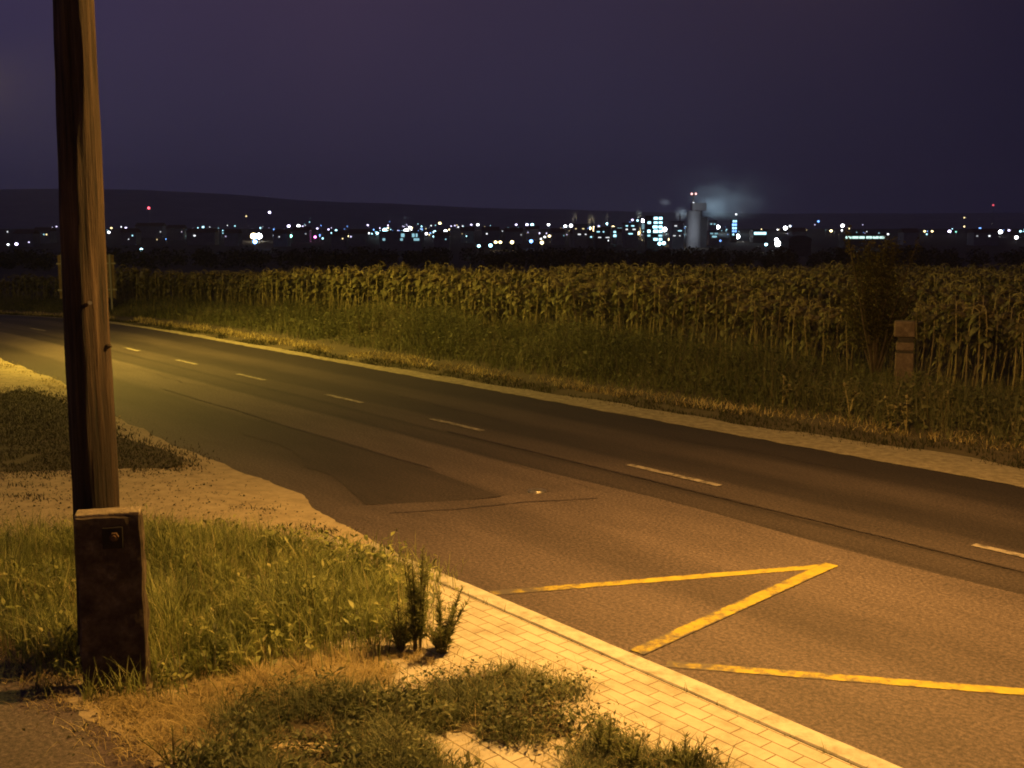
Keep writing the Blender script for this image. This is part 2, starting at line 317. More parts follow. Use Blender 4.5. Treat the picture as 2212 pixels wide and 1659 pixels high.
M['wood_far'] = leaf('far_wood', [(.012, .014, .008), (.03, .032, .018)], .0)

# ------------------------------------------------------------------ ground, road and paving (the setting)
def grid_obj(name, X, Y, Z, mat, UV=None, smooth=True):
    ni, nj = X.shape
    V = np.stack([X, Y, Z], -1).reshape(-1, 3)
    i, j = np.meshgrid(np.arange(ni - 1), np.arange(nj - 1), indexing='ij'); a = (i * nj + j).ravel()
    Q = np.stack([a, a + nj, a + nj + 1, a + 1], 1)
    o = fast_obj(name, V, Q, mat, smooth=smooth)
    if UV is not None:
        me = o.data; ul = me.uv_layers.new(name='UVMap'); idx = np.empty(len(me.loops), np.int32); me.loops.foreach_get('vertex_index', idx)
        ul.data.foreach_set('uv', UV.reshape(-1, 2)[idx].astype(np.float32).ravel())
    return o
def mono(a, lo, hi, step, grow, end):
    c = list(np.arange(lo, hi, step)); x = hi; d = step
    while x < end: c.append(x); d *= grow; x += d
    c.append(end); x = lo; d = step; pre = []
    while x > -end: d *= grow; x -= d; pre.append(max(x, -end))
    return np.array(pre[::-1] + c)
gx = mono(0, -34, 34, .4, 1.35, 9000); gy = np.unique(np.concatenate([[-9000, -2000, -400, -80], np.arange(-20, 62, .4), np.geomspace(62, 9000, 60)]))
X, Y = np.meshgrid(gx, gy, indexing='ij')
s_, t_ = ST(X, Y)
Z = np.where(t_ > FAR_T, zfar(X, Y), -.16 - .5 * np.clip(-t_ - 6, 0, 1) + np.where(t_ < -5, 0, drop(Y)))
Z = np.where((t_ > 4), Z + .03 * np.sin(X * 1.7) * np.sin(Y * 1.3), Z)
ground = struct(grid_obj('ground', X, Y, Z, M['soil']))

def ribbon(name, ss, t0, t1, z, mat, nt_=3, wob=0, kind='structure'):      # a sheet along the road
    ss = np.asarray(ss, float); T0 = np.broadcast_to(t0, ss.shape).astype(float); T1 = np.broadcast_to(t1, ss.shape).astype(float)
    k = np.linspace(0, 1, nt_); S = np.repeat(ss[:, None], nt_, 1); T = T0[:, None] + (T1 - T0)[:, None] * k
    if wob: T[:, 0] += rng.normal(0, wob, len(ss)); T[:, -1] += rng.normal(0, wob, len(ss))
    x, y = W(S, T); zz = (z(x, y) if callable(z) else np.full_like(x, z) + drop(y))
    o = grid_obj(name, x, y, zz, mat, np.stack([S, T], -1)); o['kind'] = kind; return o
ROAD_Z = -.10
ribbon('road', np.arange(-60, 30.1, 1.0), -7, 2.9, ROAD_Z, M['road'], 12)
# repairs in the asphalt: sheets of another mix lying on the road
def sheet(name, pts, z, mat, uvroad=True, kind='structure'):
    V = [(p[0], p[1], (p[2] if len(p) > 2 else z)) for p in pts]
    o = obj(name, V, [tuple(range(len(V)))], mat)
    bm = bmesh.new(); bm.from_mesh(o.data)
    bmesh.ops.triangulate(bm, faces=bm.faces[:]); bmesh.ops.recalc_face_normals(bm, faces=bm.faces[:])
    if sum(f.normal.z for f in bm.faces) < 0: bmesh.ops.reverse_faces(bm, faces=bm.faces[:])
    ul = bm.loops.layers.uv.new('UVMap')
    for f in bm.faces:
        for l in f.loops: l[ul].uv = ST(l.vert.co.x, l.vert.co.y)
    bm.to_mesh(o.data); bm.free(); o['kind'] = kind; return o
def pix(pts, z=0.0, jit=0):
    return [tuple(gp(u, v, z) + (rng.normal(0, jit, 3) * np.array([1, 1, 0]) if jit else 0)) for u, v in pts]
pt = [(*W(a, -2.02 + .03 * math.sin(a * 1.7) + rng.normal(0, .012)), ROAD_Z + .004) for a in np.arange(-1.6, 3.0, .2)] + pix([(1084, 1073), (1040, 1078), (1001, 1081), (920, 1085), (850, 1088), (790, 1090)], ROAD_Z + .004) + [(*W(a, -3.05 + .1 * math.sin(a * 2.3) + rng.normal(0, .03) - .12 * (a - 2)), ROAD_Z + .004) for a in np.arange(2.5, -1.5, -.2)]
sheet('asphalt_patch', pt, 0, M['patch'])
s0 = [W(s, t) for s, t in [(1.15 + 2.2, -4.2), (1.75 + 2.2, -3.6)]]
def wavy(name, pts, wd, z, mat, amp, n=40):
    pts = [np.array(p[:2]) for p in pts]; d = [np.hypot(*(pts[i + 1] - pts[i])) for i in range(len(pts) - 1)]; cum = np.concatenate([[0], np.cumsum(d)]); L, Rr = [], []
    q = np.linspace(0, cum[-1], n); P = np.stack([np.interp(q, cum, [p[k] for p in pts]) for k in (0, 1)], 1) + np.cumsum(rng.normal(0, amp, (n, 2)), 0) * np.sin(np.linspace(0, math.pi, n))[:, None]
    T = np.gradient(P, axis=0); T /= np.linalg.norm(T, axis=1)[:, None]; Nn = np.stack([-T[:, 1], T[:, 0]], 1); w2 = wd * rng.uniform(.35, 1.2, n)[:, None] / 2; w2[0] = w2[-1] = wd * .1
    V = [(*p, z) for p in P + Nn * w2] + [(*p, z) for p in P - Nn * w2]
    return struct(obj(name, V, [(i, n + i, n + i + 1, i + 1) for i in range(n - 1)], mat))
seam = pix([(700, 1098), (850, 1088), (1000, 1081), (1140, 1066), (1290, 1058)], ROAD_Z + .004)
tail = [(*W(s, -1.02 + .05 * math.sin(s * 1.3)), ROAD_Z + .004) for s in np.arange(3.2, 24, .8)] + [(*W(s, -7.0), ROAD_Z + .004) for s in (24, 12, 5.2)]
sheet('asphalt_resurfacing', seam + tail, 0, M['old'])

wavy('tar_seam', pix([(840, 1089), (1000, 1081), (1140, 1066), (1292, 1058)], 0), .035, ROAD_Z + .007, M['tar'], .004)
wavy('tar_seam', [W(s, -2.02) for s in (-6, -2, 3.0)], .03, ROAD_Z + .0072, M['tar'], .006, 60)
wavy('tar_seam', [W(s, -.42) for s in (1, 6, 14)], .04, ROAD_Z + .0074, M['tar'], .006, 80)
for a_, b_ in (((-2.5, .9), (1.0, .75)), ((3.6, 1.75), (6.5, 1.9)), ((-9, -1.3), (-5.5, -1.2))): wavy('road_crack', [W(*a_), W(*b_)], .014, ROAD_Z + .0068, M['tar'], .02, 36)
# painted lines
dashes = [(265, 752, 298, 759), (378, 778, 424, 788), (515, 808, 570, 822), (697, 853, 790, 870), (930, 905, 1045, 931), (1350, 1006, 1551, 1051)]
spans = [(ST(*gp(a, b, ROAD_Z)[:2])[0], ST(*gp(c, d, ROAD_Z)[:2])[0]) for a, b, c, d in dashes] + [(8.75, 10.2), (-17.6, -16.3), (-21.6, -20.3), (-25.6, -24.3)]
for a, b in spans:
    ribbon('centre_line', np.linspace(a, b, 9), -.05, .05, ROAD_Z + .008, M['white_paint'], 2, .004)
def stripe(name, pts, wd, z, mat):
    pts = [np.array(p[:2]) for p in pts]; L = []; Rr = []
    for i, p in enumerate(pts):
        d = pts[min(i + 1, len(pts) - 1)] - pts[max(i - 1, 0)]; d /= np.hypot(*d); n = np.array([-d[1], d[0]])
        if 0 < i < len(pts) - 1:
            d1 = p - pts[i - 1]; d1 /= np.hypot(*d1); n1 = np.array([-d1[1], d1[0]]); n = n / max(.3, float(n @ n1))
        L.append((*(p + n * wd / 2), z)); Rr.append((*(p - n * wd / 2), z))
    V = L + Rr; k = len(pts); F = [(i, i + 1, k + i + 1, k + i) for i in range(k - 1)]
    F = [f[::-1] for f in F]
    o = obj(name, V, F, mat); ul = o.data.uv_layers.new(name='UVMap')
    for l in o.data.loops: i = l.vertex_index; ul.data[l.index].uv = ((i % k) / (k - 1), 0 if i < k else 1)
    return struct(o)
def dens(a, b, n=10): a = np.array(a[:2]); b = np.array(b[:2]); return [a + (b - a) * i / n for i in range(n + 1)]
A1 = gp(1060, 1283, ROAD_Z); A2 = gp(1790, 1224, ROAD_Z); A3 = gp(1375, 1412, ROAD_Z); A4 = gp(1440, 1436, ROAD_Z); A5 = gp(2212, 1497, ROAD_Z)
d45 = (A5 - A4) / np.linalg.norm(A5 - A4); A5 = A4 + d45 * 3.0; A6 = A5 + (A3 - A2)
for p, q, up in ((A1, A2, 0), (A3, A2, 1), (A4, A5, 0), (A6, A5, 1)):
    e = (q - p) / np.linalg.norm(q - p) * .05
    stripe('bus_bay_line', dens(p, q + e, 16), .11 if not up else .13, ROAD_Z + (.012 if up else .008), M['yellow_line'])

# near verge: a slab with a ramped edge where the drive meets the road and a kerb along the bus bay
NE_S = [-60, -13, -7.7, -3.1, -1.4, .4, 2.0, 3.1, 4.2, 5.0, 5.75, 30]; NE_T = [-3.05, -3.12, -3.2, -3.76, -3.87, -3.93, -3.88, -3.93, -4.12, -4.30, -4.46, -4.46]
def near_t(s): return np.interp(s, NE_S, NE_T)
ss = np.arange(-60, 30.01, .1); q = np.array([0, .06, .2, .45, .9, 2, 5, 12, 60.])
S = np.repeat(ss[:, None], len(q), 1); ez = np.interp(ss, [-60, 4.2, 5.3, 30], [-.094, -.094, -.003, -.003])
T = near_t(ss)[:, None] - q[None]; T[:, 0] += (rng.normal(0, .008, len(ss)) + .03 * np.sin(ss * 2.7) + .02 * np.sin(ss * 6.1 + 1)) * (ss < 4.6)
kk = np.clip(q / .9, 0, 1); Zs = ez[:, None] * (1 - kk * kk * (3 - 2 * kk))[None]
x, y = W(S, T); slab = grid_obj('near_verge', x, y, Zs + drop(y) * .6, M['sand'], np.stack([S, T], -1)); struct(slab)
# kerb stones
kb = MB(); s = 4.95
while s < 22:
    e = s + .98; P = []
    for i, si in enumerate(np.linspace(s, e - .003, 4)):
        t0 = near_t(si); top = np.interp(si, [4.9, 5.6], [-.055, .012])
        for dt, z in ((.018, -.3), (.018, top - .012), (.004, top), (-.135, top), (-.145, top - .012), (-.145, -.3)): P.append((*W(si, t0 + dt), z + rng.normal(0, .0012)))
    F = [];
    for i in range(3):
        for j in range(5): F.append((i * 6 + j, (i + 1) * 6 + j, (i + 1) * 6 + j + 1, i * 6 + j + 1))
    F += [tuple(range(6)), tuple(range(18, 24))[::-1]]
    kb.add(P, F); s = e
struct(kb.build('kerb', M['concrete']))
ss = np.arange(5.0, 24.01, .25)
ribbon('kerb_joint', ss, -4.632, -4.600, .004, M['black_hole'], 2, .004)
ribbon('pavement', ss, -6.25 + .08 * np.sin(ss * 2.1), -4.622, .009, M['paving'], 6)
ax = [(-260, 1330), (0, 1393), (62, 1440), (120, 1497), (178, 1545), (270, 1592), (318, 1640), (345, 1700), (420, 1800), (-500, 1800)]
pp = []
for i in range(len(ax) - 1):
    for k in range(6):
        f = k / 6; u, v = ax[i][0] + (ax[i + 1][0] - ax[i][0]) * f, ax[i][1] + (ax[i + 1][1] - ax[i][1]) * f
        p = gp(u, v, .005); pp.append((p[0] + rng.normal(0, .018), p[1] + rng.normal(0, .018), .005))
sheet('footpath', pp, 0, M['path'])
# far shoulder
ss = np.arange(-60, 30.1, .2)
vnoise_l = lambda q: .45 + .2 * np.sin(q * 1.1 + 1) + .15 * np.sin(q * 3.1)
gw = np.interp(ss, [-60, -8, 0, 6, 30], [.22, .35, .62, .95, 1.05])
gw = gw * (.8 + .5 * vnoise_l(ss))
ribbon('gravel_shoulder', ss, 2.62, 2.62 + gw, lambda x, y: np.maximum(zfar(x, y) + .016, -.094 + drop(y)), M['gravel'], 6, .018)

# ------------------------------------------------------------------ hills
def ridge(name, prof, dist, depth, rough, seed):
    r2 = np.random.default_rng(seed); us = np.linspace(-2200, 4600, 240)
    v = np.interp(us, [p[0] for p in prof], [p[1] for p in prof])
    nse = sum(np.sin(us / p + r2.uniform(0, 6)) * a for p, a in ((310, 1.0), (121, .6), (47, .35), (19, .18))) * rough
    xx = (us - 1106) / FOC * dist; h = CAM_H + (HOR - (v + nse)) / FOC * dist
    k = np.array([0, .25, .5, .75, 1.0]); kz = np.array([0, .35, .75, .95, 1.0])
    Xr = np.repeat(xx[:, None], 5, 1) * (1 + 0 * k); Yr = np.repeat((dist - depth * (1 - k))[None], len(us), 0); Zr = 10 + (h[:, None] - 10) * kz[None]
    return struct(grid_obj(name, Xr, Yr, Zr, M['hill']))
ridge('hills', [(-2200, 400), (-300, 428), (0, 419), (180, 414), (420, 418), (560, 426), (700, 437), (900, 447), (1100, 458), (1400, 464), (1800, 466), (2212, 462), (3000, 455), (4600, 450)], 6500, 2600, 1.6, 3)

# ------------------------------------------------------------------ wooden pole and concrete stub
from mathutils import noise as mnoise
pnoise = mnoise.noise
pbase = gp(240, 1470); PX, PY = -2.61, 6.33
pole = empty('utility_pole', (PX, PY, 0))
tag(pole, 'weathered brown wooden utility pole rising beside the concrete stub', 'utility pole')
V = []; F = []; nz_, na = 220, 56; HT = 7.5; lean = (.012, .0)
for i in range(nz_):
    z = .02 + HT * i / (nz_ - 1); rr = .142 - .0062 * z
    for k in range(na):
        a = 2 * math.pi * k / na
        r_ = rr * (1 + .018 * math.sin(3 * a + z * .8) + .012 * math.sin(7 * a + 2.1 * z) + .012 * math.sin(2.3 * z + 2 * a)) + .010 * pnoise(Vector((3.2 * math.cos(a), 3.2 * math.sin(a), z * .9))) + .006 * pnoise(Vector((9 * math.cos(a), 9 * math.sin(a), z * 2.2))) - .010 * max(0, pnoise(Vector((6 * math.cos(a) + 7, 6 * math.sin(a), z * .35))) - .25)
        V.append((r_ * math.cos(a) + lean[0] * z + .006 * math.sin(z * 1.9), r_ * math.sin(a), z))
for i in range(nz_ - 1):
    for k in range(na): F.append((i * na + k, i * na + (k + 1) % na, (i + 1) * na + (k + 1) % na, (i + 1) * na + k))
F.append(tuple(range((nz_ - 1) * na, nz_ * na)))
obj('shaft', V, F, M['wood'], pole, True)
kn = MB()      # splintered knots and loose slivers along the pole
for z, a, l in ((2.05, -.25, .035),):
    r_ = .138 - .0062 * z; p = Vector((r_ * math.cos(a) + lean[0] * z, r_ * math.sin(a), z)); d = Vector((math.cos(a), math.sin(a), .25))
    kn.tube([p - d * .02, p + d * l * .5, p + d * l + Vector((0, 0, -.01))], [.022, .016, .006], 7)
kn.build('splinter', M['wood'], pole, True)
nl = MB(); a = -1.05; z = 2.32; r_ = .139 - .0062 * z
nl.tube([(r_ * math.cos(a) + lean[0] * z, r_ * math.sin(a), z), ((r_ + .02) * math.cos(a) + lean[0] * z, (r_ + .02) * math.sin(a), z)], [.012, .012], 8)
nl.build('nail', M['steel'], pole)

SX, SY, SW, SD, SH = -2.40, 6.03, .375, .16, 1.085
stub = empty('concrete_stub', (SX, SY, 0), R(15))
tag(stub, 'squat dark concrete stub with a bolt near its top, in front of the wooden pole', 'concrete post')
bm = bmesh.new(); bmesh.ops.create_cube(bm, size=1)
for v in bm.verts: v.co = (v.co.x * SW, v.co.y * SD, (v.co.z + .5) * SH)
bmesh.ops.bevel(bm, geom=bm.edges[:], offset=.012, segments=1, affect='EDGES')
bmesh.ops.subdivide_edges(bm, edges=[e for e in bm.edges if e.calc_length() > .1], cuts=12, use_grid_fill=True)
from mathutils import noise as mnoise
for v in bm.verts:
    n = mnoise.noise_vector(Vector(v.co) * 6) * .005 + mnoise.noise_vector(Vector(v.co) * 19) * .003
    edge = (abs(abs(v.co.x) - SW / 2) < .02) + (v.co.z > SH - .03)
    v.co += n * (1 + 1.4 * edge); v.co.x += .018 * (v.co.z / SH) * 0
me = bpy.data.meshes.new('post_body'); bm.to_mesh(me); bm.free(); me.materials.append(M['stub'])
link(bpy.data.objects.new('post_body', me), stub)
cp_ = MB(); cp_.box((0, 0, SH + .002), (SW - .012, SD - .012, .022), 0, .008); cp_.build('lit_top', M['gravel'], stub)  # paler cap: the lamplight on the stub's top, put into its colour
rc = MB(); rc.box((.025, -SD / 2 - .001, SH - .135), (.115, .014, .13), 0, .004); rc.build('bolt_recess_shade', M['black_hole'], stub)  # flat dark block painting the shade inside the bolt recess
bt = MB(); bt.tube([(.035, -SD / 2 - .006, SH - .125), (.035, -SD / 2 - .03, SH - .125)], [.028, .026], 6); bt.tube([(.035, -SD / 2 - .03, SH - .125), (.035, -SD / 2 - .042, SH - .125)], [.014, .013], 10)
bt.build('bolt', M['rust'], stub)

# ------------------------------------------------------------------ street lamps (both stand just out of the picture)
def street_lamp(L, label):
    hx, hy, hz = L['head']; bx, by = L['base']
    o = empty('street_lamp', (bx, by, 0)); tag(o, label, 'street lamp', 'sodium street lamps along the road')
    p = MB(); p.tube([(0, 0, -.2), (0, 0, 3), (0, 0, hz - .6)], [.085, .075, .055], 14); p.tube([(0, 0, -.02), (0, 0, .35)], [.12, .12], 14); p.build('mast', M['steel'], o, True)
    d = Vector((hx - bx, hy - by, 0)); a = MB()
    a.tube([(0, 0, hz - .7), tuple(d * .15 + Vector((0, 0, hz - .2))), tuple(d * .45 + Vector((0, 0, hz + .1))), tuple(d * .97 + Vector((0, 0, hz + .16)))], [.045, .04, .035, .03], 10); a.build('arm', M['steel'], o, True)
    dn = d.normalized(); an = math.atan2(dn.y, dn.x)
    h = MB(); h.box((d.x, d.y, hz + .16), (.62, .26, .10), an, .03); h.build('lamp_housing', M['grey_paint'], o)
    g = MB(); g.ball((d.x, d.y, hz + .09), (.2, .1, .045), 12, 6); m = glow(L['color'], 30); ln = g.build('lamp_lens', m, o)
    li = bpy.data.lights.new('lamp_bulb', 'POINT'); li.energy = L['power']; li.color = L['color']; li.shadow_soft_size = .10
    lo = bpy.data.objects.new('lamp_bulb', li); lo.location = (d.x, d.y, hz - .06); link(lo, o)
    if L['spot']:                                   # the reflector throws most of the light down
        li = bpy.data.lights.new('lamp_reflector', 'SPOT'); li.energy = L['spot']; li.color = L['color']; li.shadow_soft_size = .10; li.spot_size = R(L.get('cone', 156)); li.spot_blend = 1.0
        lo = bpy.data.objects.new('lamp_reflector', li); lo.location = (d.x, d.y, hz - .07); link(lo, o)
        if 'aim' in L: lo.rotation_euler = (Vector(L['aim']) - Vector((hx, hy, hz - .07))).to_track_quat('-Z', 'Y').to_euler()
street_lamp(LAMP_A, 'tall steel street lamp with orange light at the near pavement')
street_lamp(LAMP_B, 'tall steel street lamp with yellow light farther along the road')

# ------------------------------------------------------------------ sign board seen from behind, marker post, valve cover
bx, by = -16.25, 40.0
sb = empty('sign_board', (bx, by, float(drop(by)) - .05), R(18)); tag(sb, 'large pale sign board on two posts partly behind the wooden pole', 'sign')
b_ = MB(); b_.box((0, 0, 1.45), (2.0, .05, 1.65), 0, .01); b_.build('board', M['marker'], sb)
fr = MB()
for z in (.95, 1.95): fr.box((0, -.045, z), (2.1, .035, .06))
fr.build('brace', M['grey_paint'], sb)
for x in (-.85, .85):
    p = MB(); p.tube([(x, -.1, -.2), (x, -.1, 2.3)], [.04, .04], 10); p.build('post', M['grey_paint'], sb)
mp_ = gp(1949, 856); mk = empty('marker_post', tuple(mp_), R(-20)); tag(mk, 'brownish concrete marker post with dark bands at the field edge', 'marker post')
k = MB(); k.box((0, 0, .36), (.30, .26, .80), 0, .02); k.build('shaft', M['marker'], mk)
k = MB(); k.box((.01, 0, .78), (.27, .23, .05), 0, .008); k.box((.01, 0, .985), (.26, .22, .09), 0, .008); k.build('dark_band', M['marker_band'], mk)
k = MB(); k.box((0, 0, .872), (.29, .25, .135), 0, .015); k.box((-.02, 0, 1.17), (.34, .28, .27), 0, .03); k.build('cap', M['marker'], mk)
vc = empty('valve_cover', tuple(gp(1160, 1062, ROAD_Z)), R(-50)); tag(vc, 'small worn iron valve cover shining in the asphalt seam', 'valve cover')
k = MB(); k.tube([(0, 0, .002), (0, 0, .014)], [.11, .105], 24); k.build('frame', M['iron'], vc)
k = MB(); k.tube([(0, 0, .012), (0, 0, .02)], [.085, .08], 24)
for i in range(-2, 3): k.box((i * .025, 0, .021), (.010, .09, .006))
k.build('lid', M['iron'], vc)

# ------------------------------------------------------------------ grasses and weeds
def blades(P, h, wd, lean, nseg=3, yaw=None, droop=0.0):
    n = len(P); yaw = rng.uniform(0, 2 * np.pi, n) if yaw is None else yaw; dx, dy = np.cos(yaw), np.sin(yaw)
    tw = yaw + np.pi / 2 + rng.normal(0, .5, n); wx, wy = np.cos(tw), np.sin(tw)
    lv = []
    for i in range(nseg + 1):
        u = i / nseg; f = lean * h * u ** 1.7; z = h * u * (1 - .35 * np.clip(lean, 0, 1.5) * u) - droop * h * u ** 3; wv = wd * (1 - u) ** .75 * .5
        c = np.stack([P[:, 0] + dx * f, P[:, 1] + dy * f, P[:, 2] + z], 1)
        if i < nseg:
            o = np.stack([wx * wv, wy * wv, 0 * wv], 1); lv += [c - o, c + o]
        else: lv += [c]
    K = 2 * nseg + 1; V = np.stack(lv, 1).reshape(-1, 3); b = np.arange(n) * K
    Q = np.concatenate([np.stack([b + 2 * i, b + 2 * i + 1, b + 2 * i + 3, b + 2 * i + 2], 1) for i in range(nseg - 1)]) if nseg > 1 else np.zeros((0, 4), int)
    e = 2 * (nseg - 1); T = np.stack([b + e, b + e + 1, b + e + 2], 1)
    return V, Q, T
def leaves(P, L, wd, tilt, yaw=None):               # kite-shaped leaves folded a little along the midrib
    n = len(P); yaw = rng.uniform(0, 2 * np.pi, n) if yaw is None else yaw
    d = np.stack([np.cos(yaw) * np.cos(tilt), np.sin(yaw) * np.cos(tilt), np.sin(tilt)], 1); sd = np.stack([-np.sin(yaw), np.cos(yaw), 0 * yaw], 1)
    rl = rng.normal(0, .5, n)[:, None]; up = np.cross(d, sd); sd = sd * np.cos(rl) + up * np.sin(rl)
    L = L[:, None]; wd = wd[:, None]
    V = np.stack([P, P + d * L * .45 + sd * wd * .5 + up * wd * .12, P + d * L - up * L * .12, P + d * L * .45 - sd * wd * .5 + up * wd * .12], 1).reshape(-1, 3)
    b = np.arange(n) * 4; return V, np.stack([b, b + 1, b + 2, b + 3], 1), np.zeros((0, 3), int)
def join(*parts):
    Vs, Qs, Ts = [], [], []; o = 0
    for V, Q, T in parts:
        Vs.append(V); Qs.append(Q + o); Ts.append(T + o); o += len(V)
    return np.concatenate(Vs), np.concatenate(Qs), np.concatenate(Ts)
def inpoly(x, y, poly):
    c = np.zeros(len(x), bool); n = len(poly)
    for i in range(n):
        x1, y1 = poly[i]; x2, y2 = poly[(i + 1) % n]
        k = ((y1 > y) != (y2 > y)) & (x < (x2 - x1) * (y - y1) / (y2 - y1 + 1e-12) + x1); c ^= k
    return c
def vnoise(x, y, sc_, seed=0):                      # smooth value noise 0..1
    r = np.random.default_rng(seed).random((64, 64)); x = x / sc_ + 100; y = y / sc_ + 100
    i, j = np.floor(x).astype(int), np.floor(y).astype(int); fx, fy = x - i, y - j; fx = fx * fx * (3 - 2 * fx); fy = fy * fy * (3 - 2 * fy)
    g = lambda a, b: r[a % 64, b % 64]
    return (g(i, j) * (1 - fx) + g(i + 1, j) * fx) * (1 - fy) + (g(i, j + 1) * (1 - fx) + g(i + 1, j + 1) * fx) * fy
def scatter(poly, n, jit=.05):
    """n points inside a ground polygon, the edge roughened"""
    P = np.array(poly); lo, hi = P.min(0) - .2, P.max(0) + .2; X_, Y_ = [], []; c = 0
    while c < n:
        x = rng.uniform(lo[0], hi[0], n * 2); y = rng.uniform(lo[1], hi[1], n * 2)
        k = inpoly(x + rng.normal(0, jit, len(x)), y + rng.normal(0, jit, len(x)), poly); X_.append(x[k]); Y_.append(y[k]); c += k.sum()
    return np.concatenate(X_)[:n], np.concatenate(Y_)[:n]
def gpoly(pts): return [tuple(gp(u, v)[:2]) for u, v in pts]
def stuff(name, parts, mat, label, cat='grass'):
    V, Q, T = join(*parts); o = fast_obj(name, V, Q, mat, T=T); tag(o, label, cat, kind='stuff'); return o
U = rng.uniform
TALL = gpoly([(-60, 1205), (120, 1172), (300, 1150), (480, 1158), (640, 1178), (745, 1185), (830, 1206), (915, 1250), (925, 1330), (860, 1395), (700, 1420), (560, 1445), (440, 1490), (300, 1500), (180, 1490), (110, 1450), (40, 1390), (-60, 1370)])
def notpost(x, y):
    front = (np.abs(x - SX + .02) < .27) & (y < SY + .05) & (y > SY - .42)
    return notpost_body(x, y) & ~front
def notpost_body(x, y):
    c, n = math.cos(R(15)), math.sin(R(15)); dx, dy = x - SX, y - SY
    return ~((np.abs(dx * c + dy * n) < SW / 2 + .01) & (np.abs(-dx * n + dy * c) < SD / 2 + .02))
x, y = scatter(TALL, 29000, .16); k = notpost(x, y) & (vnoise(x, y, .35, 1) + .5 * vnoise(x, y, .11, 2) > .36); x, y = x[k], y[k]
vz = vnoise(x, y, .5, 3); edge = np.clip((ST(x, y)[1] * -1 - 4.5) / 1.2, .25, 1)
h = (.12 + .42 * vz ** 1.2) * U(.4, 1.25, len(x)) * (.45 + .55 * edge)
p1 = blades(np.stack([x, y, 0 * x], 1), h, U(.004, .009, len(x)), U(.1, .95, len(x)), 4)
x2, y2 = scatter(TALL, 11000, .10); k = notpost(x2, y2) & (vnoise(x2, y2, .28, 5) > .36); x2, y2 = x2[k], y2[k]; z2 = U(.02, 1, len(x2)) ** 1.2 * .25 * (.35 + vnoise(x2, y2, .5, 3))
p2 = leaves(np.stack([x2, y2, z2], 1), U(.03, .09, len(x2)), U(.012, .034, len(x2)), U(-.5, 1.1, len(x2)))
TALLP = [p1, p2]
stuff('tall_grass', [p1, p2], M['grass'], 'tall unmown grass around the concrete stub and wooden pole')
cx, cyy = scatter(TALL, 95, .05); k = notpost(cx, cyy) & (ST(cx, cyy)[1] < -5.2); cx, cyy = cx[k], cyy[k]; parts = []
for a_, b_ in zip(cx, cyy):
    n = int(U(25, 60)); hh = U(.26, .52); x = a_ + rng.normal(0, .035, n); y = b_ + rng.normal(0, .035, n); kk_ = notpost(x, y); n = kk_.sum()
    if n: parts.append(blades(np.stack([x[kk_], y[kk_], np.zeros(n)], 1), hh * U(.5, 1.1, n), U(.004, .010, n), U(.2, .9, n), 4))
stuff('grass_clumps', parts, M['grass'], 'taller scruffy clumps rising out of the unmown grass')
# seed stalks standing above the grass
x, y = scatter(TALL, 700, .05); k = notpost(x, y); x, y = x[k], y[k]; h = U(.22, .48, len(x)) * (.5 + .5 * np.clip((ST(x, y)[1] * -1 - 4.5) / 1.2, .2, 1))
a = blades(np.stack([x, y, 0 * x], 1), h, U(.004, .006, len(x)), U(.05, .45, len(x)), 4)
stuff('dry_grass_stalks', [a], M['straw'], 'pale dry stalks sticking out of the tall grass')
SOIL_TALL = True
G2 = gpoly([(450, 1590), (500, 1530), (560, 1506), (760, 1496), (900, 1488), (1000, 1460), (1130, 1455), (1210, 1482), (1285, 1484), (1270, 1502), (1215, 1520), (1255, 1555), (1275, 1590), (1230, 1612), (1100, 1615), (1000, 1590), (900, 1590), (800, 1612), (700, 1610), (520, 1598)])
G3 = gpoly([(395, 1659), (420, 1640), (560, 1625), (700, 1618), (900, 1612), (980, 1640), (1010, 1680), (1000, 1760), (380, 1760)])
G4 = gpoly([(1240, 1700), (1265, 1620), (1290, 1560), (1340, 1600), (1390, 1650), (1460, 1650), (1540, 1668), (1550, 1760), (1240, 1760)])
def inset(poly, f): c = np.mean(poly, 0); return [tuple(c + (np.array(p) - c) * f) for p in poly]
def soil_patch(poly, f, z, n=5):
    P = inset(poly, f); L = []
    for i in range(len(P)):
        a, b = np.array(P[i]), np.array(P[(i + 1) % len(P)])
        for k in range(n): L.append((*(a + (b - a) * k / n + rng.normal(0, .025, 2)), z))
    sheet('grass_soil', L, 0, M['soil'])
def cover(name, poly, n, hmax, label, nb=9000):
    soil_patch(poly, .88, .013)
    x, y = scatter(inset(poly, .97), n, .06); q = .6 * vnoise(x, y, .28, 9) + .4 * vnoise(x, y, .09, 10); k = q > .36; x, y, q = x[k], y[k], q[k]
    z = U(.0, 1, len(x)) ** 1.3 * hmax * np.clip((q - .3) * 2.6, .12, 1)
    a = leaves(np.stack([x, y, z], 1), U(.015, .065, len(x)) * (.5 + vnoise(x, y, .4, 11)), U(.007, .022, len(x)), U(-.7, 1.2, len(x)))
    x, y = scatter(inset(poly, .97), nb, .06); q = vnoise(x, y, .3, 13); k = q + .3 * vnoise(x, y, .08, 14) > .42; x, y, q = x[k], y[k], q[k]
    b = blades(np.stack([x, y, 0 * x], 1), U(.2, 1.25, len(x)) * hmax * (.3 + 1.1 * q), U(.003, .008, len(x)), U(.2, 1.6, len(x)), 3)
    stuff(name, [a, b], M['clover'], label, 'ground cover')
    x, y = scatter(poly, nb // 9, .14); stuff('dead_grass', [blades(np.stack([x, y, 0 * x], 1), U(.03, .16, len(x)), U(.003, .006, len(x)), U(.4, 2.0, len(x)), 3)], M['straw'], 'dead straw among the ' + label.split(' weeds')[0] + ' weeds')
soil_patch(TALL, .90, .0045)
cover('ground_cover', G2, 8500, .17, 'low dark green weeds spreading over the inner paving in the middle')
